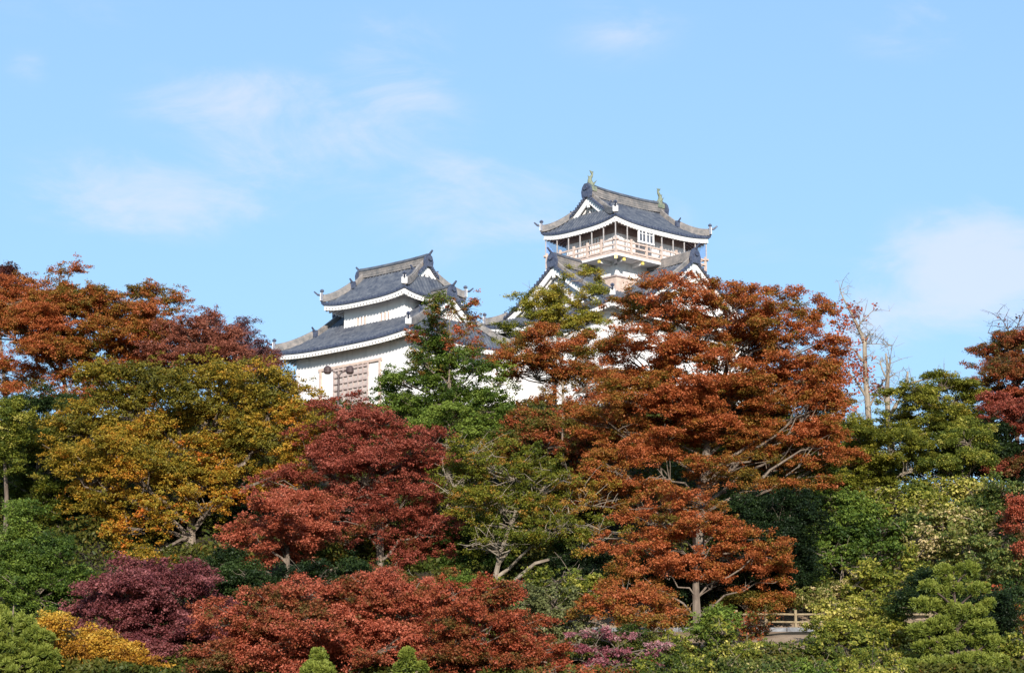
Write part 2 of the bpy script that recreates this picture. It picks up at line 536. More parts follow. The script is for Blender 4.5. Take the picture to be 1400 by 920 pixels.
    # gables
    for sx in (-1, 1):
        gw, bb, vt, rc = MB(), MB(), MB(), MB()
        ny = 14
        top, bot = [], []
        yy = np.linspace(-yj, yj, 2 * ny + 1)
        for y in yy:
            top.append((sx * xg, y, zm(xg, y) - .06))
            bot.append((sx * xg, y, min(zm(xg, y) - .08, z0 + prof(B - yj) - .2)))
        gw.grid([bot, top])
        for s in (-1, 1):
            pts = [(sx * (xv - .03), s * y, zm(xv, y) - .06) for y in np.linspace(yj + .12, 0, 12)]
            bb.beam(pts, 0.09, bbh)
            pts2 = [(sx * (xv - .30), s * y * .93, zm(xv, y) - .30) for y in np.linspace(yj, 0, 12)]
            bb.beam(pts2, 0.08, 0.20)
            pts = [(sx * (xv + .05), s * y, zm(xv, y) + .10) for y in np.linspace(yj + .1, 0, 12)]
            vt.beam(pts, 0.22, 0.12)
            k = int(math.hypot(yj, H) / .3)
            for i in range(k):
                y = yj * (i + .5) / k
                vt.tube([(sx * (xv + .02), s * y, zm(xv, y) + .06), (sx * (xv + .22), s * y, zm(xv, y) + .06)], .085, 7)
        # pendant ornament and lattice in the gable
        za = zm(xv, 0) - .36
        bb.box((sx * (xv - .02), 0, za - .10), (.10, .34, .38)); bb.box((sx * (xv - .01), 0, za - .34), (.10, .18, .22))
        zb = z0 + prof(B - yj) + .1
        hw = yj * 0.62
        zt = zb + (zm(xg, 0) - zb) * 0.62
        rc.add([(sx * (xg + .02), -hw, zb + .05), (sx * (xg + .02), hw, zb + .05), (sx * (xg + .02), 0, zt)], [(0, 1, 2)])  # flat brown triangle stands for the dark shading behind the lattice
        for i in range(-3, 4):
            yy0 = hw * i / 4.0
            hh = (zt - zb) * (1 - abs(i) / 4.0)
            gw.box((sx * (xg + .04), yy0, zb + .05 + hh / 2), (.05, hw * .14, hh))
        gw.box((sx * (xg + .05), 0, zb + .05 + (zt - zb) * .3), (.05, hw * 1.3, .08))
        gw.build('gable_wall', M_plaster, ro)
        rc.build('gable_shade_panel', M_wood_d, ro)
        bb.build('bargeboard', M_plaster_t, ro)
        vt.build('verge_tile', M_tile_end, ro)
    # top ridge
    if main_ridge:
        m, cp = MB(), MB()
        pts = [(x, 0, z0 + H + RIDGE['h'] + RIDGE['c'] * (abs(x) / xv) ** 3) for x in np.linspace(-xv - .05, xv + .05, 17)]
        m.beam(pts, 0.34, RIDGE['h'] + .08)
        for k in (0.14, 0.30, 0.44):
            m.beam([(p[0], p[1], p[2] - k) for p in pts], 0.375, 0.04)
        cp.tube([(p[0], p[1], p[2] + .03) for p in pts], 0.15, 8)
        cp.beam([(p[0], p[1], p[2] + .02) for p in pts], 0.44, 0.07)
        for sx in (-1, 1):
            e = MB()
            x = sx * (xv + .12); z = z0 + H + .35 * RIDGE['o'] - (.08 if RIDGE['o'] < 1 else 0)
            ko = RIDGE['o']
            e.add([(x - .09, yy * ko, z + zz * ko) for yy, zz in ((-.38, -.48), (.38, -.48), (.44, -.1), (.34, .22), (.15, .42), (-.15, .42), (-.34, .22), (-.44, -.1))]
                  + [(x + .09, yy * ko, z + zz * ko) for yy, zz in ((-.38, -.48), (.38, -.48), (.44, -.1), (.34, .22), (.15, .42), (-.15, .42), (-.34, .22), (-.44, -.1))],
                  [tuple(range(8)), tuple(range(15, 7, -1))] + [(k, (k + 1) % 8, 8 + (k + 1) % 8, 8 + k) for k in range(8)])
            e.tube([(x + sx * .08, 0, z + .12), (x + sx * .2, 0, z + .12)], .16, 9)
            if horn:
                e.tube([(x - sx * .25, 0, z + .36 * ko), (x + sx * .1, 0, z + .46 * ko), (x + sx * .42 * ko, 0, z + .72 * ko)], [.09, .08, .06], 7)
            e.build('ridge_end_tile', M_tile_end, ro)
        m.build('ridge', M_tile_ridge, ro)
        cp.build('ridge_cap', M_tile, ro)
    return ro

def walls(parent, name, ax, ay, z0, z1, m=None, t=0.0):
    b = MB()
    b.box((0, 0, (z0 + z1) / 2), (2 * ax, 2 * ay, z1 - z0))
    return b.build(name, m or M_plaster, parent)

# ------------------------------------------------------------------ left turret
LT = at(537, 480, 130.0)
LEV = LT.z                                 # height of its lower eave corners
gz = 23.0
turret = empty('castle_turret', (LT.x, LT.y, 0), math.radians(-42.5))
tag(turret, 'two storey white castle turret with grey tiled roofs, the lower of the two castle buildings', 'castle turret')
RIDGE.update(h=.40, c=.06, o=.8)
LXl, LYl, LXu, LYu = 11.5, 8.8, 7.1, 5.15
walls(turret, 'lower_wall', LXl / 2 - .95, LYl / 2 - .95, gz - 1.5, LEV - .22)
rl = roof(turret, 'lower_roof', LXl, LYl, 3.0, 4.85, 2.6, 0.26, LEV - .26, .95, M_plaster_t, c=.2)
UEV = LEV + 3.05
walls(turret, 'upper_wall', LXu / 2 - .95, LYu / 2 - .95, LEV + .3, UEV - .2)
ru = roof(turret, 'upper_roof', LXu, LYu, 2.15, 2.85, 2.5, 0.26, UEV - .26, .95, M_plaster_t, c=.2)
# slit windows of the upper storey (long face, local -y)
yw = -(LYu / 2 - .95)
for gx in (-1.05, 0.98):
    w = MB()
    for k in range(3):
        w.box((gx - .30 + .30 * k, yw - .015, UEV - 1.55), (.11, .05, 1.0))
    o = w.build('slit_window', M_wood, turret)
    f = MB()
    for k in range(4):
        f.box((gx - .45 + .30 * k, yw - .03, UEV - 1.55), (.05, .06, 1.06))
    f.build('window_mullion', M_plaster_t, o)
# large latticed opening on the lower long face
yl = -(LYl / 2 - .95)
zt, zb = LEV - 1.35, LEV - 4.1
x0, x1 = -2.55, 2.55
fr = MB()
fr.box(((x0 + x1) / 2, yl - .06, zt), (x1 - x0 + .3, .14, .16))
fr.box(((x0 + x1) / 2, yl - .06, zb), (x1 - x0 + .3, .14, .16))
for xx in (x0, x1): fr.box((xx, yl - .06, (zt + zb) / 2), (.14, .14, zt - zb - .17))
win = fr.build('lattice_window', M_wood, turret)
la = MB()
lx0, lx1 = -1.35, 1.55
M_lat = mat('faded_lattice_wood', (0.36, 0.27, 0.245), 0.75, (0.52, 0.42, 0.38), 5.0)
M_panel = mat('grey_brown_panel', (0.40, 0.34, 0.31), 0.8, (0.5, 0.44, 0.41), 4.0)  # muted grey brown backing of the lattice
pn = MB(); pn.box(((lx0 + lx1) / 2, yl - .02, (zt + zb) / 2), (lx1 - lx0, .06, zt - zb - .18)); pn.build('backing_panel', M_panel, win)
n = 7
for i in range(n + 1):
    la.box((lx0 + (lx1 - lx0) * i / n, yl - .10, (zt + zb) / 2), (.09, .07, zt - zb - .18))
for j in range(7):
    la.box(((lx0 + lx1) / 2, yl - .12, zb + .2 + (zt - zb - .4) * j / 6), (lx1 - lx0, .06, .13))
la.build('lattice', M_lat, win)
# thin beam under the eaves

RIDGE.update(h=.52, c=.16, o=1.0)
# ------------------------------------------------------------------ main keep
KC = at(856, 321, 139.0)
KEV = KC.z
keep = empty('castle_keep', (KC.x, KC.y, 0), math.radians(42.5))
tag(keep, 'tall white castle keep with a wooden balcony and two fish ornaments on its ridge', 'castle keep')
KX, KY = 8.75, 6.75
FL = KEV - 2.42                            # balcony floor
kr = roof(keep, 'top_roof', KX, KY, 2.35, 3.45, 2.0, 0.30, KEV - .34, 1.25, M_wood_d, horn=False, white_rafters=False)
wx, wy = KX / 2 - 1.12, KY / 2 - 1.12
walls(keep, 'top_wall', wx, wy, FL - .1, KEV - .85)
walls(keep, 'top_wall_boards', wx - .01, wy - .01, KEV - .848, KEV - .1, M_wood_d)
# windows of the top storey
xc, yc = -1.5, -(KY / 2 - .22) - .08; zc = FL + 1.50
w = MB()
for dx in (-.66, 0, .66): w.box((xc + dx, yc, zc), (.10, .10, 1.06))
for dz in (-.5, .5): w.box((xc, yc - .003, zc + dz), (1.46, .11, .11))
win2 = w.build('glazed_window', M_plaster_t, keep)
for dx in (-.33, .33):
    w = MB(); w.box((xc + dx, yc + .02, zc), (.60, .03, .92)); pa = w.build('pane', M_glass, win2)
    w = MB(); w.box((xc + dx, yc - .02, zc), (.05, .04, .9)); w.box((xc + dx, yc - .025, zc + .05), (.52, .04, .04)); w.build('glazing_bar', M_plaster_t, win2)
w = MB()
for k in range(7): w.box((-wx - .05, .75 - .25 * k, KEV - 1.6), (.10, .11, 1.35))
o = w.build('barred_window', M_plaster_t, keep)
w = MB(); w.box((-wx - .015, 0, KEV - 1.6), (.05, 1.75, 1.3)); w.build('window_recess', M_wood, o)
# balcony
bx, by = KX / 2 - .22, KY / 2 - .22
b = MB(); b.box((0, 0, FL), (2 * bx + .1, 2 * by + .1, .14)); balc = b.build('balcony_floor', M_wood, keep)
b = MB(); b.box((0, 0, FL - .14), (2 * bx + .16, 2 * by + .16, .13)); b.build('edge_beam', M_plaster_t, balc)
rl_ = MB()
for zz, th in ((.82, .10), (.50, .11), (.18, .11)):
    for s in (-1, 1):
        rl_.box((0, s * by, FL + zz), (2 * bx + (.5 if zz > .8 else .1), .10, th))
        rl_.box((s * bx, 0, FL + zz + .003), (.10, 2 * by + (.5 if zz > .8 else .1), th))
def edge_pts(step):
    nx, ny = int(round(2 * bx / step)), int(round(2 * by / step))
    P = [(-bx + 2 * bx * i / nx, s * by) for i in range(nx + 1) for s in (-1, 1)]
    P += [(s * bx, -by + 2 * by * i / ny) for i in range(1, ny) for s in (-1, 1)]
    return P
for (x, y) in edge_pts(1.35):
    rl_.box((x, y, FL + .53), (.13, .13, 1.0))
rl_.build('balcony_railing', M_wood, keep)
for (x, y) in edge_pts(1.05):
    ps = MB(); ps.box((x * 1.012, y * 1.012, (FL + KEV - .45) / 2 + .35), (.055, .055, KEV - .45 - FL + .5 - .7)); ps.build('net_post', M_post, keep)
# blue safety net between eave and railing
M_net = bpy.data.materials.new('blue_safety_net'); M_net.use_nodes = True
nn, nl = M_net.node_tree.nodes, M_net.node_tree.links
p = nn['Principled BSDF']; p.inputs['Base Color'].default_value = (0.10, 0.22, 0.70, 1); p.inputs['Roughness'].default_value = .8
tcx = nn.new('ShaderNodeTexCoord'); chk = nn.new('ShaderNodeTexNoise'); chk.inputs['Scale'].default_value = 1.5
mrx = nn.new('ShaderNodeMapRange'); mrx.inputs['To Min'].default_value = .28; mrx.inputs['To Max'].default_value = .55
nl.new(tcx.outputs['Object'], chk.inputs['Vector']); nl.new(chk.outputs['Fac'], mrx.inputs['Value']); nl.new(mrx.outputs[0], p.inputs['Alpha'])
ne = MB().grid([[(bx * 1.02, -by + 2 * by * i / 6, z) for i in range(7)] for z in (FL + .95, KEV - .55)])
ne.build('safety_net', M_net, keep)
ne = MB().grid([[(-bx + 2 * bx * i / 6, by * 1.02, z) for i in range(7)] for z in (FL + .95, KEV - .55)])
ne.build('safety_net', M_net, keep)
# bracket beams under the balcony with gilt ends
mx_, my_ = wx - .25, wy - .25
def bracket(p0, p1):
    br, gd = MB(), MB()
    br.beam([(p0[0], p0[1], FL - .22), (p1[0], p1[1], FL - .22)], .17, .22)
    d = Vector((p1[0] - p0[0], p1[1] - p0[1], 0)).normalized()
    gd.box((p1[0] + d.x * .03, p1[1] + d.y * .03, FL - .32), (.10, .19, .22), math.atan2(d.y, d.x))
    gd.build('bracket_cap', M_gold, br.build('balcony_bracket', M_plaster_t, keep))
for k in range(-2, 3):
    for s in (-1, 1):
        bracket((k * mx_ / 2.0, s * (my_ - .2)), (k * mx_ / 2.0 * 1.12, s * (by - .1)))
for k in range(-1, 2):
    for s in (-1, 1):
        bracket((s * (mx_ - .2), k * my_ / 1.25), (s * (bx - .1), k * my_ / 1.25))
for sx in (-1, 1):
    for sy in (-1, 1):
        bracket((sx * (mx_ - .3), sy * (my_ - .3)), (sx * (bx - .02), sy * (by - .02)))
# storey under the balcony
LR = FL - .35                               # level of the lower ridge
walls(keep, 'middle_wall', mx_, my_, FL - 1.45, FL - .2)
walls(keep, 'middle_wall_boards', mx_ + .06, my_ + .06, FL - 4.0, FL - 1.2, M_wood)
b = MB(); b.box((0, 0, FL - 1.17), (2 * mx_ + .25, 2 * my_ + .25, .10)); b.build('middle_wall_beam', M_wood_d, keep)
# lower roof with the big gable to the left and a cross gable on the right face
LH = 3.55
LX, LY = 14.3, 11.6
lr = roof(keep, 'lower_roof', LX, LY, LH, 6.55, 2.2, 0.42, LR - LH - .35, .95, M_plaster_t, c=.26)
# cross gable, ridge along local -y / +y
def dormer(parent, yf, hw, H, zr, name):
    c = .26
    prof = lambda d: H * ((1 - c) * (1 - d / hw) + c * (1 - d / hw) ** 2)
    T = .27
    bump = lambda u: 0.075 * max(0.0, math.cos(2 * math.pi * u / T)) ** 0.6
    m = MB()
    L = yf - 0.5
    ncol = int(L / (T / 5))
    for s in (-1, 1):
        m.grid([[(s * hw * j / 12, sgn * (yf - L * i / ncol), zr - H + prof(hw * j / 12) + bump(L * i / ncol)) for j in range(13)] for i in range(ncol + 1) for sgn in (-1,)])
        m.grid([[(s * hw * j / 12, -(yf - L * i / 4), zr - H + prof(hw * j / 12) - .12) for j in range(13)] for i in range(5)])
    ro = m.build(name, M_tile, parent)
    rd, e, bb, vt, gw = MB(), MB(), MB(), MB(), MB()
    pts = [(0, -y, zr + .42 + .12 * (y / yf) ** 3) for y in np.linspace(1.5, yf + .05, 9)]
    rd.beam(pts, .32, .5)
    rd.tube([(p[0], p[1], p[2] + .03) for p in pts], .13, 7)
    for s in (-1, 1):
        pp = [(s * d, -(yf - .25), zr - H + prof(d) + .26) for d in np.linspace(0, hw * .95, 9)]
        rd.beam(pp, .24, .3); rd.tube([(p[0], p[1], p[2] + .02) for p in pp], .09, 6)
        bb.beam([(s * d, -(yf - .03), zr - H + prof(d) - .06) for d in np.linspace(0, hw, 10)], .09, .34)
        bb.beam([(s * d, -(yf - .30), zr - H + prof(d) - .30) for d in np.linspace(0, hw * .94, 10)], .08, .2)
        vt.beam([(s * d, -(yf + .05), zr - H + prof(d) + .10) for d in np.linspace(0, hw, 10)], .22, .12)
        k = int(math.hypot(hw, H) / .3)
        for i in range(k):
            d = hw * (i + .5) / k
            vt.tube([(s * d, -(yf + .02), zr - H + prof(d) + .06), (s * d, -(yf + .22), zr - H + prof(d) + .06)], .085, 7)
    yy = np.linspace(-hw, hw, 21)
    gw.grid([[(d, -(yf - .5), zr - H - .3) for d in yy], [(d, -(yf - .5), zr - H + prof(abs(d)) - .08) for d in yy]])
    bb.box((0, -(yf - .02), zr - .45), (.34, .10, .38)); bb.box((0, -(yf - .01), zr - .70), (.18, .10, .22))
    e.lathe((0, 0, -500), [(.01, 0), (.01, .01)], 3) if False else None
    z = zr + .28
    Q = ((-.38, -.48), (.38, -.48), (.44, -.1), (.34, .22), (.15, .42), (-.15, .42), (-.34, .22), (-.44, -.1))
    y0 = -(yf + .12)
    e.add([(a, y0 + .09, z + b_) for a, b_ in Q] + [(a, y0 - .09, z + b_) for a, b_ in Q],
          [tuple(range(8)), tuple(range(15, 7, -1))] + [(k, (k + 1) % 8, 8 + (k + 1) % 8, 8 + k) for k in range(8)])
    e.tube([(0, y0 - .08, z + .12), (0, y0 - .2, z + .12)], .16, 9)
    e.tube([(0, y0 + .25, z + .36), (0, y0 - .1, z + .46), (0, y0 - .42, z + .74)], [.10, .09, .07], 7)
    rd.build('ridge', M_tile_ridge, ro); e.build('ridge_end_tile', M_tile_end, ro)
    bb.build('bargeboard', M_plaster_t, ro); vt.build('verge_tile', M_tile_end, ro); gw.build('gable_wall', M_plaster, ro)
    return ro
dormer(keep, 5.95, 4.3, 2.9, LR - .02, 'cross_gable')
walls(keep, 'lower_wall', LX / 2 - .95, LY / 2 - .95, gz - 1.5, LR - LH - .05)
# a lower skirt roof and the ground storey
# fish ornaments on the top ridge
def fish(sx):
    f = MB()
    x0 = sx * (3.45 - .28); z = KEV - .40 + 2.35 + .62
    P = [(0, .00), (-.02, .19), (-.12, .40), (-.10, .62), (.05, .80), (.13, .96), (.04, 1.12)]
    R = [.25, .22, .17, .12, .09, .06, .02]
    # head at the bottom facing inward, tail curling up
    f.tube([(x0 - sx * a, 0, z + b_) for a, b_ in P], R, 9)
    for (a, b_, c_, d_) in ((-.10, .62, -.34, .78), (-.02, .24, -.32, .34), (.05, 1.0, .24, 1.12), (.08, 1.0, -.18, 1.16), (-.12, .38, -.34, .52)):
        q = Vector((x0 - sx * a, 0, z + b_)); e_ = Vector((x0 - sx * c_, 0, z + d_))
        f.add([q + Vector((0, .05, .10)), q + Vector((0, -.05, .10)), q + Vector((0, -.05, -.12)), q + Vector((0, .05, -.12)), e_],
              [(0, 1, 4), (1, 2, 4), (2, 3, 4), (3, 0, 4), (0, 3, 2, 1)])
    f.box((x0, 0, z - .08), (.6, .46, .30))
    for s in (-1, 1):
        f.add([(x0, s * .2, z + .3), (x0, s * .2, z + .05), (x0 - sx * .05, s * .52, z + .45), (x0 - sx * .1, s * .2, z + .2)], [(0, 1, 2), (1, 3, 2), (3, 0, 2), (0, 3, 1)])
    return f.build('fish_ornament', M_bronze, kr, smooth=False)
fish(-1); fish(1)

# low connecting corridor between the two buildings (its roof shows in the gap)
cc = at(665, 470, 139.0)
corr = empty('connecting_corridor', (cc.x, cc.y, 0), math.radians(10))
tag(corr, 'low white corridor with a grey tiled roof between the turret and the keep', 'corridor')
walls(corr, 'corridor_wall', 5.0, 1.6, gz - 1.5, cc.z - .4)
rf = MB()
for s in (-1, 1):
    rf.grid([[(-5.6 + 11.2 * i / 200, s * 2.3 * j / 6, cc.z + .95 - 1.5 * (j / 6) ** .9 + .05 * max(0, math.cos(2 * math.pi * (11.2 * i / 200) / .28))) for j in range(7)] for i in range(201)])
rr = rf.build('corridor_roof', M_tile, corr)
rf = MB(); rf.beam([(-5.6, 0, cc.z + 1.25), (5.6, 0, cc.z + 1.25)], .3, .35); rf.tube([(-5.6, 0, cc.z + 1.27), (5.6, 0, cc.z + 1.27)], .12, 7)
rf.build('ridge', M_tile_ridge, rr)
rf = MB()
for s in (-1, 1): rf.box((0, s * 2.22, cc.z - .66), (11.2, .12, .2))
rf.build('fascia', M_plaster_t, rr)

# ------------------------------------------------------------------ street lamp
lp = at(463, 513, 119.5)
gl = ground(lp.x, lp.y)
lamp = empty('street_lamp', (lp.x, lp.y, gl))
tag(lamp, 'dark brown twin headed street lamp standing before the turret wall', 'street lamp')
h = lp.z - gl
b = MB(); b.lathe((0, 0, 0), [(.12, 0), (.12, .25), (.075, .32), (.06, h)], 10); b.build('pole', M_lamp, lamp)
for s in (-1, 1):
    b = MB(); b.tube([(0, 0, h - .05), (s * .10, 0, h + .10), (s * .25, 0, h + .20), (s * .45, 0, h + .25)], [.05, .045, .04, .04], 7)
    b.tube([(0, 0, h - .3), (0, 0, h)], .062, 8)
    b.build('arm', M_lamp, lamp)
    hd = MB()
    M_ = [(.03, -.26), (.15, -.24), (.215, -.16), (.215, .08), (.15, .17), (.05, .22)]
    hd.lathe((s * .62, 0, h + .32), M_, 12)
    hd.tube([(s * .44, 0, h + .25), (s * .6, 0, h + .28)], .07, 8)
    hd.build('lamp_head', M_lamp, lamp)

# ------------------------------------------------------------------ fence beside the path
def fence(name, label, x0, x1, y, skip=()):
    f = empty(name, (x0, y, 8.46))
    tag(f, label, 'fence')
    n = int((x1 - x0) / 1.2)
    for i in range(n + 1):
        b = MB(); b.tube([((x1 - x0) * i / n, 0, -.15), ((x1 - x0) * i / n, 0, .86)], .065, 7)
        b.build('fence_post', M_fence, f)
    for z in (.68, .34):
        b = MB()
        b.tube([((x1 - x0) * i / 12, .05 if z > .5 else -.02, z + .012 * math.sin(i * 2.1)) for i in range(13)], .045, 6)
        b.build('fence_rail', M_fence, f)
fence('wooden_fence', 'low wooden post and rail fence above the bare dirt bank', 4.6, 16.2, 95.9)
fence('wooden_fence', 'low wooden post and rail fence showing among the shrubs behind the round pine', 16.9, 27.5, 96.1)
# ------------------------------------------------------------------ foliage
def mesh_quads(name, V, tints, m, parent):
    """V: (N,4,3) leaf quads"""
    n = len(V)
    me = bpy.data.meshes.new(name)
    me.vertices.add(n * 4)
    me.vertices.foreach_set('co', V.reshape(-1).astype(np.float32))
    me.loops.add(n * 4)
    me.loops.foreach_set('vertex_index', np.arange(n * 4, dtype=np.int32))
    me.polygons.add(n)
    me.polygons.foreach_set('loop_start', np.arange(0, n * 4, 4, dtype=np.int32))
    at_ = me.attributes.new('tint', 'FLOAT', 'FACE')
    at_.data.foreach_set('value', np.clip(tints, 0.0, 1.0).astype(np.float32))
    me.materials.append(m)
    me.update(calc_edges=True)
    o = bpy.data.objects.new(name, me)
    COL.objects.link(o)
    if parent: o.parent = parent
    return o

def norm(a):
    return a / np.maximum(1e-9, np.linalg.norm(a, axis=-1, keepdims=True))

def leaf_quads(rng, P, N, length, width, jitter=0.7, fold=0.25):
    """P positions, N preferred normals"""
    n = len(P)
    nn_ = norm(N + jitter * rng.normal(size=(n, 3)))
    t = norm(np.cross(nn_, rng.normal(size=(n, 3))))
    b = np.cross(nn_, t)
    k_ = rng.uniform(.5, 1.55, size=(n, 1))
    L = length * k_; W = width * k_ * rng.uniform(.7, 1.25, size=(n, 1))
    V = np.empty((n, 4, 3))
    V[:, 0] = P - t * L / 2
    V[:, 1] = P + b * W / 2 + nn_ * W * fold + t * L * .08
    V[:, 2] = P + t * L / 2 - nn_ * L * .08
    V[:, 3] = P - b * W / 2 + nn_ * W * fold + t * L * .08
    return V

def star_quads(rng, P, N, size, jitter=0.7):
    """three crossed narrow lobes per maple leaf would be finer than a pixel: two lobes"""
    return leaf_quads(rng, P, N, size, size * .62, jitter)

LEAF = {}
def P_(name, *stops, tr=.32):
    LEAF[name] = leaf_mat(name + '_leaf', stops, tr)
P_('rust', (0, (.11, .10, .018)), (.25, (.23, .14, .022)), (.5, (.36, .13, .032)), (.78, (.41, .105, .036)), (1, (.48, .15, .055)))
P_('rust_deep', (0, (.095, .08, .018)), (.25, (.20, .085, .025)), (.5, (.30, .078, .03)), (.8, (.35, .075, .035)), (1, (.42, .11, .055)))
P_('crimson', (0, (.12, .085, .02)), (.2, (.23, .055, .028)), (.6, (.30, .07, .045)), (1, (.40, .115, .075)))
P_('brick', (0, (.13, .09, .025)), (.25, (.28, .085, .035)), (.6, (.42, .10, .055)), (1, (.52, .16, .09)))
P_('gold', (0, (.13, .12, .018)), (.3, (.26, .20, .024)), (.6, (.42, .25, .028)), (.85, (.52, .21, .025)), (1, (.55, .15, .025)))
P_('purple', (0, (.12, .035, .042)), (.5, (.22, .062, .064)), (1, (.34, .12, .115)))
P_('green', (0, (.03, .06, .010)), (.5, (.10, .15, .02)), (1, (.22, .28, .045)))
P_('olive', (0, (.055, .07, .010)), (.5, (.16, .17, .02)), (.85, (.32, .29, .04)), (1, (.38, .28, .04)))
P_('layered', (0, (.035, .06, .012)), (.5, (.11, .13, .015)), (.85, (.22, .20, .02)), (1, (.36, .17, .03)))
P_('dark', (0, (.008, .016, .006)), (.5, (.016, .032, .009)), (1, (.05, .08, .018)))  # leaf colours lowered so shrubs in hollows carry their deep shade
P_('grey_olive', (0, (.08, .085, .03)), (.5, (.16, .17, .06)), (1, (.27, .27, .11)))
P_('orange', (0, (.22, .10, .02)), (.4, (.42, .19, .025)), (.7, (.52, .30, .03)), (1, (.60, .40, .08)))
P_('dusty', (0, (.14, .06, .035)), (.5, (.27, .085, .05)), (1, (.36, .13, .08)))
P_('mauve', (0, (.10, .05, .06)), (.5, (.19, .08, .09)), (1, (.27, .13, .13)))
P_('yellowgreen', (0, (.05, .075, .012)), (.4, (.15, .17, .022)), (.7, (.32, .30, .04)), (1, (.62, .52, .15)))
P_('sasa', (0, (.03, .06, .015)), (.45, (.12, .15, .03)), (.75, (.24, .23, .05)), (1, (.62, .48, .24)))
P_('pine', (0, (.06, .09, .015)), (.5, (.15, .18, .025)), (1, (.30, .32, .06)))
P_('pine_dark', (0, (.03, .05, .01)), (.5, (.08, .11, .02)), (1, (.17, .19, .03)))
P_('pink', (0, (.25, .05, .07)), (.5, (.36, .13, .15)), (1, (.50, .27, .28)))
P_('mixed', (0, (.05, .09, .015)), (.4, (.13, .15, .02)), (.6, (.26, .13, .03)), (.8, (.36, .09, .04)), (1, (.5, .12, .05)))
P_('darkred', (0, (.03, .015, .012)), (.5, (.09, .025, .02)), (1, (.17, .045, .03)))
P_('redgreen', (0, (.045, .07, .012)), (.45, (.13, .12, .02)), (.7, (.28, .09, .03)), (1, (.42, .10, .04)))

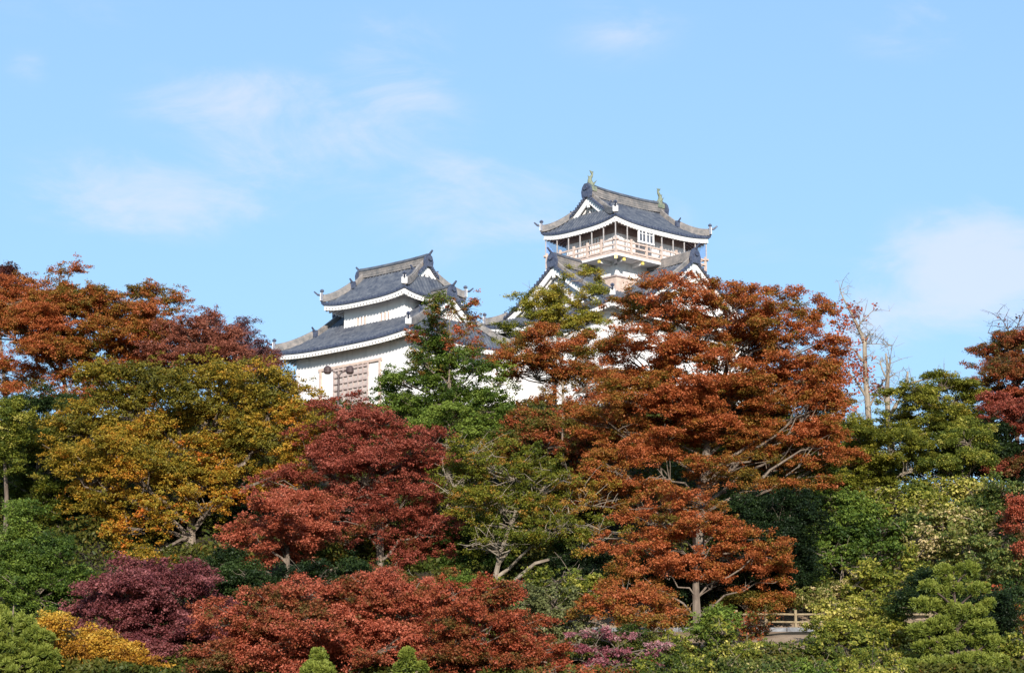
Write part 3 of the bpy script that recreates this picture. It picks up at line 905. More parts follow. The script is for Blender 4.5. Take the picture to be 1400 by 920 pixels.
TOTAL = [0]
SUB = 2.0
DENS, GROW = 7.6, 1.12
def tree(kind, label, cat, pal, Y, base, lobes, r0=0.16, pr=0.75, leaf=0.115, cov=1.15, dens=2.3, thick=0.16, droop=0.28, tint=0.55, tvar=0.16, lean=0.35,
         bark=None, group=None, seed=None, flat=1.0, twig=0.5, depth=0.85, zlo=None, clump=0.20, jit=0.7, limb=1.0, low_tint=0.0, bare=0, sflat=.55, aspect=.62, grow=1.0, ltv=.09):
    """a tree: trunk with limbs reaching its lobes, crown of leaf sprays. lobes in photo pixels (px, py, rx, rz, tint offset, density)"""
    leaf *= .74
    shrubby = cat in ('shrub', 'bamboo grass')
    if shrubby and bare == 0: bare = 2
    seed = seed if seed is not None else abs(int(base * 13 + Y * 7 + len(lobes) * 31 + lobes[0][1]))
    rng = np.random.default_rng(seed)
    rnd = random.Random(seed)
    L = []
    for q in lobes:
        px, py, rx, rz = q[:4]
        dt = q[4] if len(q) > 4 else 0.0
        dd = q[5] if len(q) > 5 else 1.0
        dy = q[6] if len(q) > 6 else rnd.uniform(-1.9, 1.5)
        Yl = Y + dy
        s = ppm(Yl, py)
        c = at(px, py, Yl)
        rx *= grow; rz *= grow; rx *= GROW; rz *= GROW * (1.12 if shrubby else 1.3)
        L.append((np.array(c), rx / s, max(rx / s * depth, .5), rz / s, dt, dd))
    bx_ = at(base, 700, Y).x
    bz = ground(bx_, Y)
    root = empty(kind, (bx_, Y, bz))
    tag(root, label, cat, group)
    off = np.array([bx_, Y, bz])
    tb = MB()
    # ---- trunk
    cen = sum(l[0] * l[1] * l[3] for l in L) / sum(l[1] * l[3] for l in L)
    ztop = max(l[0][2] for l in L)
    H = max(1.0, ztop - bz)
    tp = []
    nseg = 9
    wob = [rnd.uniform(-1, 1) for _ in range(4)]
    for i in range(nseg + 1):
        t = i / nseg
        e = min(1, t * 1.25) ** 1.5
        x = bx_ + (cen[0] - bx_) * e + 0.03 * H * (wob[0] * math.sin(3.1 * t * 2) + wob[1] * math.sin(5.3 * t)) * t
        y = Y + (cen[1] - Y) * e + 0.03 * H * wob[2] * math.sin(4.2 * t) * t
        z = bz - .25 + (H * .97 + .25) * t
        tp.append(Vector((x, y, z)))
    rad = [r0 * (1.25 if i == 0 else 1.0) * (1 - .82 * (i / nseg)) for i in range(nseg + 1)]
    T_ = [p - Vector(off) for p in tp]
    tb.tube(T_, rad, 8)
    def tpoint(z):
        for i in range(nseg):
            if tp[i + 1].z >= z:
                f = (z - tp[i].z) / max(1e-6, tp[i + 1].z - tp[i].z)
                return tp[i].lerp(tp[i + 1], max(0, min(1, f))), rad[i] * (1 - f) + rad[i + 1] * f
        return tp[-1], rad[-1]
    def wig(a, b, n, amp, r1, r2, sides):
        pts, rr_ = [], []
        for i in range(n + 1):
            t = i / n
            p = a.lerp(b, t) + Vector((rnd.gauss(0, amp), rnd.gauss(0, amp), rnd.gauss(0, amp) - 0.0)) * (0 if i in (0,) else 1)
            p.z += math.sin(t * math.pi) * (a - b).length * 0.06
            pts.append(p - Vector(off)); rr_.append(r1 + (r2 - r1) * t)
        tb.tube(pts, rr_, sides, cap=False)
    Ps, Ns, Ts, PR = [], [], [], []
    for (c, ax, ay, az, dt, dd) in L:
        cv = Vector(c)
        hd_ = math.hypot(cv.x - bx_, cv.y - Y)
        a, ra = tpoint(max(bz + .3, min(cv.z - 0.5 * hd_ - .3 * az, tp[-1].z - .3)))
        d_ = (cv - a).length
        if d_ > .4 and dd != 1.3:
            wig(a, cv, 5, 0.035 * d_, min(ra * .75,   .035 + .016 * d_) * limb, .03 * limb, 6)
        # ---- sprays
        area = math.pi * ax * az
        n = max(2, int(dd * DENS * dens * area / (math.pi * pr * pr)))
        sub = float(np.clip(.72 * math.sqrt(ax * az) * .62, .26, .8))
        ks = max(3, int(1.9 * SUB * ax * az / (sub * sub)))
        us = norm(rng.normal(size=(ks, 3)))
        us[:, 1] = np.where(rng.random(ks) < .5, -np.abs(us[:, 1]), us[:, 1])
        us[:, 2] = np.where((us[:, 2] < -.5) & (rng.random(ks) < .5), -us[:, 2], us[:, 2])
        SC = c + us * rng.uniform(.45, 1.3 if shrubby else 1.25, size=(ks, 1)) * np.array([ax, ay, az])
        sr = sub * rng.uniform(.45, 1.45, size=ks)
        stint = rng.normal(size=ks) * .10 + .21 * (np.sin(SC[:, 0] * .8 + 1.3 * np.sin(SC[:, 2] * .9 + seed)) * np.sin(SC[:, 2] * 1.1 + SC[:, 1] * .6 + seed * .7))
        wgt = sr ** 2 * rng.choice([.08, .5, 1.0, 1.5], size=ks)
        si = rng.choice(ks, size=n, p=wgt / wgt.sum())
        u = norm(rng.normal(size=(n, 3)))
        u[:, 2] = np.where(u[:, 2] < -.1, -u[:, 2] * .8, u[:, 2])
        u[:, 1] = np.where(rng.random(n) < .35, -np.abs(u[:, 1]), u[:, 1])
        C = SC[si] + u * (rng.uniform(.45, 1.0, size=n) * sr[si])[:, None] * np.array([1.15, 1.0, sflat])
        Nn = norm(np.array([0, 0, 1.0]) * flat + u * lean + .12 * rng.normal(size=(n, 3)))
        Ps.append(C); Ns.append(Nn)
        hrel = (C[:, 2] - c[2]) / max(az, .1)
        Ts.append(tint + dt + stint[si] + tvar * rng.normal(size=n) + low_tint * hrel)
        PR.append(np.clip(np.minimum(pr, sub * .75) * rng.uniform(.6, 1.25, size=n), .15, max(.3, ax * .8)))
        # branches to sprays
        for k in range(n):
            if rnd.random() < twig / 2.2 and dd != 1.3:
                f = rnd.uniform(.0, .35)
                aa = cv.lerp(a, f)
                bb_ = Vector(C[k])
                dl = (bb_ - aa).length
                wig(aa, bb_, 3, 0.05 * dl, .022 * limb + .008 * dl, .010 * limb, 4)
        for k in range(int(bare)):
            v = norm(rng.normal(size=3)); v[2] = abs(v[2])
            e_ = Vector(c + v * np.array([ax, ay, az]) * rnd.uniform(.9, 1.3))
            m_ = cv.lerp(e_, .5) + Vector((rnd.gauss(0, .1), rnd.gauss(0, .1), rnd.gauss(0, .1)))
            wig(cv, e_, 5, .06, .028 * limb, .008, 4)
            for _ in range(3):
                g_ = cv.lerp(e_, rnd.uniform(.45, .95)); h_ = g_ + Vector((rnd.gauss(0, .35), rnd.gauss(0, .3), abs(rnd.gauss(.15, .25)))) * min(1.5, ax)
                wig(g_, h_, 3, .03, .013, .006, 3)
    C = np.concatenate(Ps); Nn = np.concatenate(Ns); Tt = np.concatenate(Ts); R_ = np.concatenate(PR)
    # ---- leaves: spray -> clumps -> leaves
    lw = leaf * aspect
    la_ = .5 * leaf * lw
    idx = []
    K = np.maximum(3, (cov * np.pi * R_ ** 2 / (math.pi * (clump * 1.15) ** 2)).astype(int))
    pi = np.repeat(np.arange(len(C)), K)
    nc = len(pi)
    # disc coordinates in the spray's plane
    N1 = Nn[pi]
    A1 = norm(np.cross(N1, np.array([0.3, 1.0, 0.1])))
    B1 = np.cross(N1, A1)
    th = rng.uniform(0, 2 * np.pi, nc); rho = np.sqrt(rng.random(nc))
    # irregular outline of the spray
    ph = rng.uniform(0, 6.28, len(C))[pi]
    rho = rho * (1 + .28 * np.sin(3 * th + ph) + .18 * np.sin(5 * th + 2 * ph))
    RR = R_[pi] * rho
    CP = C[pi] + A1 * (RR * np.cos(th))[:, None] + B1 * (RR * np.sin(th))[:, None] + N1 * rng.normal(0, thick, nc)[:, None]
    CP[:, 2] -= droop * rho ** 2 * R_[pi] * .8
    CT = Tt[pi] + .07 * rng.normal(size=nc)
    nl_ = max(3, int(1.25 * math.pi * clump ** 2 / la_ * .62))
    li = np.repeat(np.arange(nc), nl_)
    n = len(li)
    LP = CP[li] + rng.normal(size=(n, 3)) * np.array([clump * .55, clump * .55, clump * .28])
    V = leaf_quads(rng, LP, N1[li] + np.array([0, -.12, 0]), leaf, lw, jit)
    tin = CT[li] + ltv * rng.normal(size=n)
    TOTAL[0] += n
    V -= off
    tb.build('trunk', bark or M_bark, root)
    mesh_quads('crown', V, tin, LEAF[pal], root)
    return root

def pine(label, Y, base, tufts, pal='pine', r0=.09, cat='pine tree', needle=.17, group=None, bark=None, seed=1, per=46, rad=.17, kind='pine_tree'):
    """tufts: photo pixels (px, py, rx, rz) regions filled with rounded needle tufts"""
    rng = np.random.default_rng(seed); rnd = random.Random(seed)
    bx_ = at(base, 800, Y).x; bz = ground(bx_, Y)
    root = empty(kind, (bx_, Y, bz)); tag(root, label, cat, group)
    off = np.array([bx_, Y, bz])
    C, tb = [], MB()
    ztop = bz
    for (px, py, rx, rz) in tufts:
        dy = rnd.uniform(-.3, .3)
        c = np.array(at(px, py, Y + dy)); s = ppm(Y, py)
        ax, az = rx / s, rz / s
        ax *= 1.15; az *= 1.15
        n = max(5, int(5.0 * ax * az / (rad * rad)))
        u = norm(rng.normal(size=(n, 3))); u[:, 2] = np.abs(u[:, 2]) * np.where(rng.random(n) < .25, -1, 1)
        C.append(c + u * np.array([ax, ax * .8, az]) * rng.uniform(.65, 1.0, size=(n, 1)))
        ztop = max(ztop, c[2] + az)
        a = Vector((bx_, Y, max(bz + .2, c[2] - .5 * abs(c[0] - bx_) - .3))) - Vector(off)
        tb.tube([a, (a + Vector(c - off)) / 2 + Vector((0, 0, .05)), Vector(c - off)], [.05, .035, .02], 5)
    C = np.concatenate(C)
    tb.tube([(0, 0, -.2), (.03, 0, (ztop - bz) * .4), (-.02, 0, (ztop - bz) * .8), (0, 0, ztop - bz - .05)], [r0, r0 * .7, r0 * .4, .02], 8)
    tb.build('trunk', bark or M_bark, root)
    n = len(C) * per
    li = np.repeat(np.arange(len(C)), per)
    d = norm(rng.normal(size=(n, 3)) + np.array([0, 0, .75]))
    ln = needle * rng.uniform(.7, 1.25, size=(n, 1))
    s0 = C[li] + d * .02
    side = norm(np.cross(d, rng.normal(size=(n, 3)))) * .017
    V = np.empty((n, 4, 3))
    V[:, 0] = s0 - side * .6; V[:, 1] = s0 + side * .6; V[:, 2] = s0 + d * ln + side; V[:, 3] = s0 + d * ln - side
    TOTAL[0] += n
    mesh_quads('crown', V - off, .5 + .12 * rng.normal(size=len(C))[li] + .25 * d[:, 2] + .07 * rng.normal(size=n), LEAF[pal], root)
    return root
# ------------------------------------------------------------------ the trees
MG = 'maples and other trees in autumn colour on the castle hill'
SG = 'shrubs on the lower slope'
def T(kind, label, pal, Y, base, lobes, cat='maple tree', **k):
    k.setdefault('group', None)
    return tree(kind, label, cat, pal, Y, base, lobes, **k)

# --- skyline, left
T('conifer_tree', 'dark tree whose rounded top rises behind the red maple at the far left edge', 'darkred', 127, 2,
  [(-5, 392, 22, 18), (12, 388, 14, 16), (0, 415, 30, 20)], cat='tree', pr=.5)
T('maple_tree', 'tall red brown maple, highest tree of the left skyline, with a pale forked trunk', 'rust', 117, 104,
  [(82, 392, 26, 20, .1), (30, 415, 36, 22, .1), (-10, 440, 30, 30, 0), (68, 430, 45, 25, .05), (120, 420, 34, 20, .05), (130, 450, 50, 24, 0), (40, 455, 50, 26, 0),
   (60, 490, 60, 22, .1), (30, 520, 45, 16, .12), (110, 500, 40, 22, -.05), (20, 545, 40, 15, .05), (120, 548, 34, 12, .2)],
  r0=.20, tint=.5, grow=.95, dens=3.6, bark=M_bark_p, twig=.5, limb=1.0, seed=11)
T('maple_tree', 'brown and olive maple standing against the right shoulder of the tall red brown maple', 'rust', 119, 190,
  [(170, 415, 34, 22, 0), (205, 420, 34, 18, -.12), (236, 425, 20, 22, -.2), (180, 450, 46, 24, -.05), (225, 455, 34, 20, -.05), (195, 490, 50, 28, .05), (170, 530, 45, 26, .1)],
  tint=.5, grow=.92, seed=12, r0=.18)
T('maple_tree', 'dusty red maple on the skyline between the tall left maple and the turret', 'dusty', 116, 270,
  [(262, 465, 42, 26), (225, 480, 40, 22, .1), (300, 490, 45, 28), (250, 505, 50, 26), (340, 505, 40, 26), (368, 522, 26, 20, .05), (392, 555, 22, 20, .1)],
  grow=.88, dens=2.6, seed=13, tint=.5)
T('bare_topped_tree', 'thin purple leaved tree with open twiggy top left of the turret', 'mauve', 120, 318,
  [(290, 455, 30, 16, 0, .8), (320, 460, 30, 20, 0, .8), (345, 485, 34, 20, 0, .9), (360, 492, 20, 12, 0, .8), (305, 480, 40, 20, 0, .9)],
  cat='tree', grow=.8, dens=1.0, seed=14, pr=.4, cov=.6, bare=5, leaf=.10)
# --- golden tree
T('zelkova_tree', 'large golden olive tree with a pale forked trunk, right of the green maples', 'gold', 107, 262,
  [(250, 525, 60, 28, -.2), (175, 560, 55, 34, -.18), (320, 535, 50, 28, -.2), (375, 548, 44, 32, -.1), (410, 590, 34, 34, -.05), (120, 600, 46, 34, -.15), (215, 590, 60, 34, -.15),
   (290, 590, 60, 34, -.08), (355, 610, 52, 32, -.05), (110, 655, 46, 36, -.1), (180, 650, 60, 34, -.02), (250, 660, 50, 28, .1), (330, 665, 50, 24, .05), (395, 640, 34, 26, .1),
   (150, 700, 45, 22, 0), (215, 705, 40, 22, .12), (285, 700, 30, 18, .15), (165, 725, 32, 16, .1), (200, 770, 50, 16, .15, 1, -2)],
  cat='tree', r0=.24, bark=M_bark, tint=.42, leaf=.125, twig=.45, limb=1.2, dens=1.8, grow=.96, seed=21, pr=.7, aspect=.7, lean=.55, thick=.22)
# --- green maples left
T('maple_tree', 'olive green maple in flat layers at the left edge under the red brown crown', 'layered', 110, 40,
  [(70, 600, 46, 16, 0), (25, 625, 45, 18, 0), (70, 640, 50, 18, .05), (15, 660, 45, 18, 0), (80, 680, 50, 20, .1), (30, 700, 50, 18, 0), (85, 720, 45, 16, .05), (20, 740, 40, 16, 0)],
  seed=31, tint=.42, thick=.10, dens=1.6, flat=1.6)
T('maple_tree', 'bright green and yellow young tree reaching up beside the left edge', 'yellowgreen', 106, 8,
  [(12, 580, 22, 26), (5, 620, 20, 26), (18, 560, 14, 14)], cat='young tree', seed=32, tint=.3, grow=.85, pr=.4)
T('shrub', 'green leafy shrub below the layered green maple, left of the purple maple', 'green', 97, 60,
  [(20, 730, 30, 26, .1), (30, 770, 36, 24, 0), (70, 790, 36, 22, .1), (40, 815, 44, 24, .05), (85, 760, 26, 18, -.2), (90, 815, 28, 18, -.1)],
  cat='shrub', seed=33, tint=.42, ltv=.14, pr=.45, lean=.8, flat=.7, thick=.2)
T('shrub', 'green bushy shrub darkened to paint in the shade under the golden tree', 'dark', 109, 160,
  [(120, 770, 50, 40, .1), (190, 760, 50, 40), (250, 770, 50, 45), (110, 720, 40, 40), (330, 740, 50, 45)], cat='shrub', seed=34, pr=.6, tint=.45)  # near black leaves stand in for the hollow's shade
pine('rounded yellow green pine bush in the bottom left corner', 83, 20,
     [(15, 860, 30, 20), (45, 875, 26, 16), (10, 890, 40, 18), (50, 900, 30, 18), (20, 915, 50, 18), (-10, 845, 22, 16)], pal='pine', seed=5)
T('shrub', 'bright orange and yellow shrub between the corner pine and the purple maple', 'orange', 86, 110,
  [(82, 858, 22, 14, .1), (110, 885, 40, 18), (150, 890, 34, 16, .1), (120, 910, 60, 18), (75, 905, 30, 16), (170, 912, 30, 14)],
  cat='shrub', seed=36, tint=.55, pr=.35, lean=.7, thick=.15)
T('maple_tree', 'purple red maple with a rounded crown in the lower left', 'purple', 90, 200,
  [(215, 795, 46, 20, .1), (175, 815, 46, 22), (250, 815, 44, 22, .1), (140, 840, 40, 22), (205, 840, 55, 24), (270, 850, 48, 24), (165, 870, 50, 20), (235, 875, 60, 24),
   (290, 880, 40, 22), (210, 905, 60, 20), (280, 910, 50, 20)], seed=41, tint=.48, pr=.5, dens=2.3, thick=.12)
T('shrub', 'dark green conical shrub between the purple maple and the small crimson maple', 'dark', 99, 305,
  [(300, 790, 34, 22, .2), (330, 810, 34, 22, .3), (290, 825, 34, 24, .2), (320, 780, 26, 16, .1)], cat='shrub', seed=42, pr=.4, tint=.55)
# --- crimson
T('maple_tree', 'big crimson maple spreading to the right below the turret', 'crimson', 104, 520,
  [(462, 562, 28, 20, .1), (490, 580, 42, 18, .1), (535, 595, 46, 20, .25), (450, 605, 45, 22, -.05), (510, 620, 55, 20, .0), (575, 625, 40, 24, .2), (430, 640, 50, 20, .05),
   (495, 655, 60, 22, .1), (565, 665, 50, 24, .05), (400, 665, 44, 18, .1), (470, 690, 60, 22, .15), (545, 705, 55, 24, .1), (595, 720, 32, 26, .2), (500, 730, 45, 16, .1),
   (570, 750, 46, 22, .2), (540, 780, 40, 16, .15)],
  r0=.2, tint=.5, seed=51, thick=.12, flat=1.4, bark=M_bark, dens=1.8)
T('maple_tree', 'small salmon red maple on a short pale leaning trunk before the dark hollow', 'brick', 99, 396,
  [(400, 690, 42, 16, .1), (365, 705, 42, 20, .1), (420, 725, 50, 18, .1), (350, 740, 34, 18, .1), (385, 750, 46, 18, .1), (345, 775, 22, 12, .2), (440, 705, 40, 16, 0)],
  r0=.16, tint=.58, seed=52, thick=.10, flat=1.5, pr=.55, bark=M_bark)
T('shrub', 'dark shrub in the hollow beneath the big crimson maple', 'redgreen', 106, 470,
  [(450, 745, 45, 26, -.1), (510, 770, 45, 22, -.1), (430, 780, 50, 20, -.2), (480, 790, 50, 16, -.25), (560, 800, 40, 16, 0)], cat='shrub', seed=53, pr=.5, tint=.3, dens=1.6)
# --- red mass at the bottom
T('maple_tree', 'wide low brick red maple along the bottom edge, beside the purple maple', 'brick', 84, 350,
  [(330, 850, 46, 18), (385, 835, 46, 18), (350, 880, 60, 22), (420, 870, 50, 20), (310, 905, 40, 16, -.2), (380, 905, 60, 20)], seed=61, tint=.45, pr=.5, thick=.12)
T('maple_tree', 'wide low brick red maple behind the two little pine tops', 'brick', 86, 500,
  [(420, 812, 40, 12, .05), (500, 806, 40, 12, -.1), (560, 812, 40, 12, 0), (440, 825, 50, 18), (510, 820, 50, 18), (570, 835, 50, 18), (460, 860, 60, 20), (530, 865, 70, 22, .05), (500, 900, 70, 22), (590, 880, 40, 20), (440, 900, 40, 18, .05)],
  seed=62, tint=.45, pr=.55, thick=.12, low_tint=.05)
T('maple_tree', 'wide low russet maple at the bottom, left of the grey green shrub', 'rust_deep', 85, 660,
  [(610, 815, 34, 12, -.1), (660, 812, 30, 10, -.1), (620, 835, 44, 18), (670, 830, 40, 18), (640, 865, 60, 20), (700, 870, 46, 20), (620, 900, 50, 20), (690, 905, 60, 20), (740, 900, 34, 18)], seed=63, tint=.62, pr=.55, thick=.12)
pine('small yellow green young pine, left one of the pair of tops at the bottom edge', 62, 438, [(437, 901, 9, 12), (436, 918, 20, 12), (440, 940, 26, 14), (424, 925, 8, 6)],
     seed=7, r0=.05, needle=.11, rad=.075, per=40, group='pair of young pines')
pine('small yellow green young pine, right one of the pair of tops at the bottom edge', 62, 557, [(556, 901, 8, 12), (557, 918, 17, 12), (556, 940, 26, 14), (574, 914, 8, 6)],
     seed=8, r0=.05, needle=.11, rad=.075, per=40, group='pair of young pines')
# --- middle greens
T('camphor_tree', 'dense green tree before the white walls between turret and keep', 'green', 112, 610,
  [(545, 520, 26, 16, 0), (600, 490, 30, 18, .05), (650, 505, 26, 16, .05, .7), (535, 545, 28, 16, .1), (590, 520, 34, 22, 0), (635, 530, 40, 22, -.1), (570, 555, 44, 22, .1), (625, 565, 46, 24, .1), (675, 560, 26, 20, -.1), (590, 590, 46, 16, .2),
   (650, 595, 40, 20, .15), (685, 590, 22, 24, .1), (600, 500, 20, 14, .1, .6), (690, 520, 22, 18, .1, .5)],
  cat='tree', dens=1.7, grow=.93, seed=71, tint=.46, pr=.55, leaf=.13, lean=.6, r0=.2, twig=.4)
T('maple_tree', 'slender half bare tree with green and red leaves before the turret gable', 'mixed', 111, 612,
  [(595, 420, 14, 16, -.25, .9), (592, 450, 16, 18, -.25, .9), (600, 480, 24, 18, -.2, .9), (575, 495, 20, 14, -.25, .9), (625, 425, 16, 12, .15, .5), (645, 415, 12, 8, .2, .6), (650, 440, 14, 8, .2, .6), (572, 460, 18, 8, .25, .8),
   (632, 460, 24, 12, .1, .5), (655, 475, 18, 10, .2, .5), (630, 495, 30, 12, -.1, .4)],
  seed=72, pr=.32, leaf=.12, cov=.75, r0=.10, bare=2, dens=1.15, grow=.85, clump=.15, jit=1.0, tvar=.1)
T('beech_tree', 'half bare olive brown tree with pale arching branches in the middle', 'layered', 101, 672,
  [(640, 630, 40, 18, 0, .6), (700, 650, 50, 22, .05, .7), (620, 665, 30, 20, 0, .6), (660, 690, 50, 24, .1, .6), (740, 670, 50, 24, 0, .6), (790, 700, 44, 26, .1, .45), (700, 715, 50, 20, .08, .6),
   (760, 730, 46, 20, 0, .4), (820, 740, 36, 22, .05, .3), (680, 750, 40, 14, -.1, .6)],
  cat='tree', seed=73, pr=.42, leaf=.11, cov=.62, bark=M_bark_p, bare=9, r0=.15, tint=.68, tvar=.12, limb=1.0, dens=1.15, jit=.9)
T('shrub', 'deep green shrub left of the pale branched tree, under the crimson maple', 'green', 106, 625,
  [(625, 730, 34, 20, -.2), (640, 760, 40, 24, -.1), (610, 790, 34, 18, -.1), (670, 780, 40, 18, -.2), (700, 760, 40, 18, -.3), (720, 740, 40, 30, -.4)], cat='shrub', seed=74, pr=.45, tint=.45)
T('shrub', 'small grass green clump under the end of the crimson branches', 'green', 95, 640, [(642, 805, 14, 9, .2), (625, 818, 18, 10, .1), (590, 812, 12, 8, .1)], cat='shrub', seed=75, pr=.25, tint=.6)
T('maple_tree', 'little yellow green maple above the pale branched tree', 'yellowgreen', 109, 745,
  [(735, 640, 26, 10), (760, 655, 26, 9), (725, 655, 22, 9)], seed=76, tint=.62, pr=.35, thick=.07, flat=1.6)
T('maple_tree', 'small maple with a scarlet spray between the dense green tree and the rust maple', 'mixed', 110, 705,
  [(700, 612, 16, 7, .45), (722, 618, 10, 5, .45), (715, 600, 30, 12, -.1), (745, 610, 36, 16, .05), (735, 585, 34, 14, -.05), (790, 620, 36, 18, .15)], seed=77, tint=.48, pr=.4, thick=.07, dens=1.8)
# --- before the keep
T('maple_tree', 'light green feathery maple right before the big left gable of the keep', 'olive', 119, 760,
  [(748, 405, 30, 14, .1, .75), (722, 425, 24, 22, .1, .7), (775, 425, 34, 18, .1, .7), (806, 412, 22, 14, .1, .6), (800, 378, 22, 9, .1, .6), (775, 378, 14, 8, .1, .4), (822, 398, 10, 8, .1, .4),
   (750, 450, 34, 18, 0, .8), (800, 445, 30, 18, 0, .8), (690, 455, 20, 9, 0, .8), (705, 470, 22, 9, 0, .6)],
  seed=81, pr=.42, leaf=.105, cov=.8, dens=1.25, grow=.9, thick=.10, r0=.14, tint=.62, bare=2)
T('maple_tree', 'rust brown maple under the light green one, before the keep wall', 'rust', 114, 770,
  [(735, 460, 20, 12, 0, .8), (715, 490, 32, 18, 0, .8), (760, 485, 34, 18, 0, .8), (730, 515, 40, 18, .05, .8), (790, 490, 30, 20, -.1, .8), (800, 530, 34, 24, .05), (760, 560, 40, 14, 0, .4), (820, 570, 40, 20, .05), (775, 590, 45, 16, .05)],
  seed=82, pr=.5, cov=.95, tint=.48, bark=M_bark_p, thick=.10, dens=2.3, grow=.95, bare=2)
# --- the big rust tree
T('maple_tree', 'huge rust red maple covering the foot of the keep, largest tree in view', 'rust', 103, 955,
  [(885, 405, 34, 14, .12), (925, 400, 36, 14, .12), (970, 408, 30, 14, .12), (1010, 400, 34, 12, .12), (1050, 412, 38, 14, .12), (1090, 420, 36, 14, .12), (865, 430, 30, 16, .05), (1105, 445, 26, 18, .1),
   (905, 435, 46, 16, .12, 1.1), (970, 440, 50, 16, .12, 1.1), (1040, 445, 50, 18, .12, 1.1), (880, 465, 50, 18, .1), (950, 475, 60, 18, .12), (1020, 480, 60, 18, .12), (1095, 480, 44, 18, .08),
   (860, 500, 50, 20, .02), (930, 515, 60, 20, .1), (1000, 520, 60, 20, .12), (1075, 520, 54, 20, .1), (1112, 520, 26, 20, .05),
   (850, 545, 54, 20, .05), (925, 555, 60, 20, .1), (1000, 560, 60, 20, .1), (1070, 560, 54, 20, .1), (1112, 560, 30, 20, .1),
   (840, 590, 54, 20, .05), (910, 600, 60, 20, .08), (990, 600, 60, 18, .1), (1065, 600, 54, 20, .1), (1112, 605, 30, 18, .1),
   (830, 640, 50, 22, .08), (900, 645, 56, 20, .08), (1000, 640, 50, 14, .0), (1080, 635, 54, 16, -.05), (1118, 640, 24, 12, 0),
   (1130, 560, 18, 40, .05), (1128, 500, 18, 30, .05), (1130, 615, 16, 30, .0), (1060, 540, 60, 30, .0, 1.3, 2.5), (1000, 590, 70, 34, .0, 1.3, 2.5), (900, 580, 70, 34, .0, 1.3, 2.5), (1090, 620, 50, 26, .0, 1.3, 2), (850, 685, 50, 20, .12), (1040, 665, 44, 12, -.2), (1100, 668, 40, 12, -.18)],
  r0=.30, tint=.50, seed=91, pr=.85, thick=.10, flat=1.7, lean=.3, dens=3.6, tvar=.16, limb=.75, twig=.35, droop=.2, depth=1.0)
T('maple_tree', 'smaller rust maple with spreading tiers in front of the huge one, pale trunk below', 'rust', 95, 951,
  [(905, 690, 46, 14, -.1), (965, 690, 40, 12, -.15), (890, 715, 50, 14, .12), (950, 720, 50, 14, .12), (1010, 735, 44, 14, .05), (870, 745, 44, 14, .12), (930, 752, 50, 14, .15), (1000, 765, 50, 15, .1),
   (1055, 760, 30, 16, .08), (895, 780, 46, 14, .12), (955, 785, 44, 14, .15), (1045, 790, 34, 14, .1), (850, 790, 34, 12, .1), (980, 800, 34, 10, .1)],
  r0=.22, tint=.55, seed=92, pr=.6, thick=.08, flat=1.8, bark=M_bark, grow=.95, limb=.55, dens=2.0, low_tint=.04)
T('maple_tree', 'low orange brown sapling left of the pale trunk at the lower middle', 'rust', 91, 870,
  [(860, 815, 36, 12), (890, 830, 34, 12), (920, 850, 26, 12), (830, 835, 30, 12), (870, 855, 34, 12)], seed=93, tint=.52, pr=.4, thick=.08, dens=1.5, cov=.8, bare=2)
T('shrub', 'shrub darkened to paint in the shaded hollow behind the pale trunk of the tiered maple', 'dark', 99.5, 900,
  [(850, 800, 60, 34), (930, 810, 50, 36), (1000, 800, 60, 30), (1070, 780, 50, 34), (1090, 720, 40, 40), (1030, 720, 50, 36), (800, 790, 50, 30)], cat='shrub', seed=94, pr=.6, tint=.35)  # leaf colour carries the black of the hollow under the tiers
T('maple_tree', 'olive and orange young maple above the bare bank', 'rust', 96.5, 1030,
  [(1015, 828, 30, 10, -.25), (1045, 832, 26, 8, -.2), (990, 838, 24, 8, -.25), (1065, 822, 20, 6, .0)], seed=95, tint=.42, pr=.35, thick=.06, dens=1.8)

T('maple_tree', 'dark olive maple filling the gap behind the huge maple and the dead trees', 'layered', 117, 1110,
  [(1060, 600, 60, 34, -.15), (1120, 620, 50, 34, -.1), (1165, 610, 30, 24, -.1), (1000, 620, 50, 30, -.2), (1170, 650, 40, 20, -.05), (1100, 660, 50, 24, -.2)], seed=401, tint=.38, pr=.6)
T('maple_tree', 'russet maple in the shade between the green tree and the huge maple', 'redgreen', 109, 735,
  [(700, 640, 30, 16, -.1), (745, 610, 44, 20, .05), (790, 640, 40, 22, .1), (810, 600, 36, 22, .15), (820, 660, 30, 20, .1), (720, 575, 34, 14, .1, .6)], seed=402, tint=.55, pr=.5, thick=.1)
T('cedar_tree', 'evergreen darkened to paint in the deep shade between the golden tree and the left edge', 'dark', 113, 60,
  [(60, 580, 40, 30, .2), (20, 600, 40, 30, .1), (100, 640, 30, 30, .1), (30, 660, 50, 40, .1), (90, 720, 40, 40), (20, 740, 50, 40)], cat='tree', seed=403, pr=.6, tint=.45)  # filler crown, shade put into its leaf colour
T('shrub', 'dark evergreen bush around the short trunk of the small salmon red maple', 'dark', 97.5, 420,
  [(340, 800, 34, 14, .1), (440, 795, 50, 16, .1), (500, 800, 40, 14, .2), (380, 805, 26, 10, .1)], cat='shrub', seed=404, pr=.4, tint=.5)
T('shrub', 'low shrub of mixed green and rust leaves right of the crimson maple foot', 'redgreen', 96, 600,
  [(560, 815, 40, 12, .1), (610, 800, 30, 12, .2), (650, 825, 34, 12, 0)], cat='shrub', seed=405, pr=.35, tint=.45)
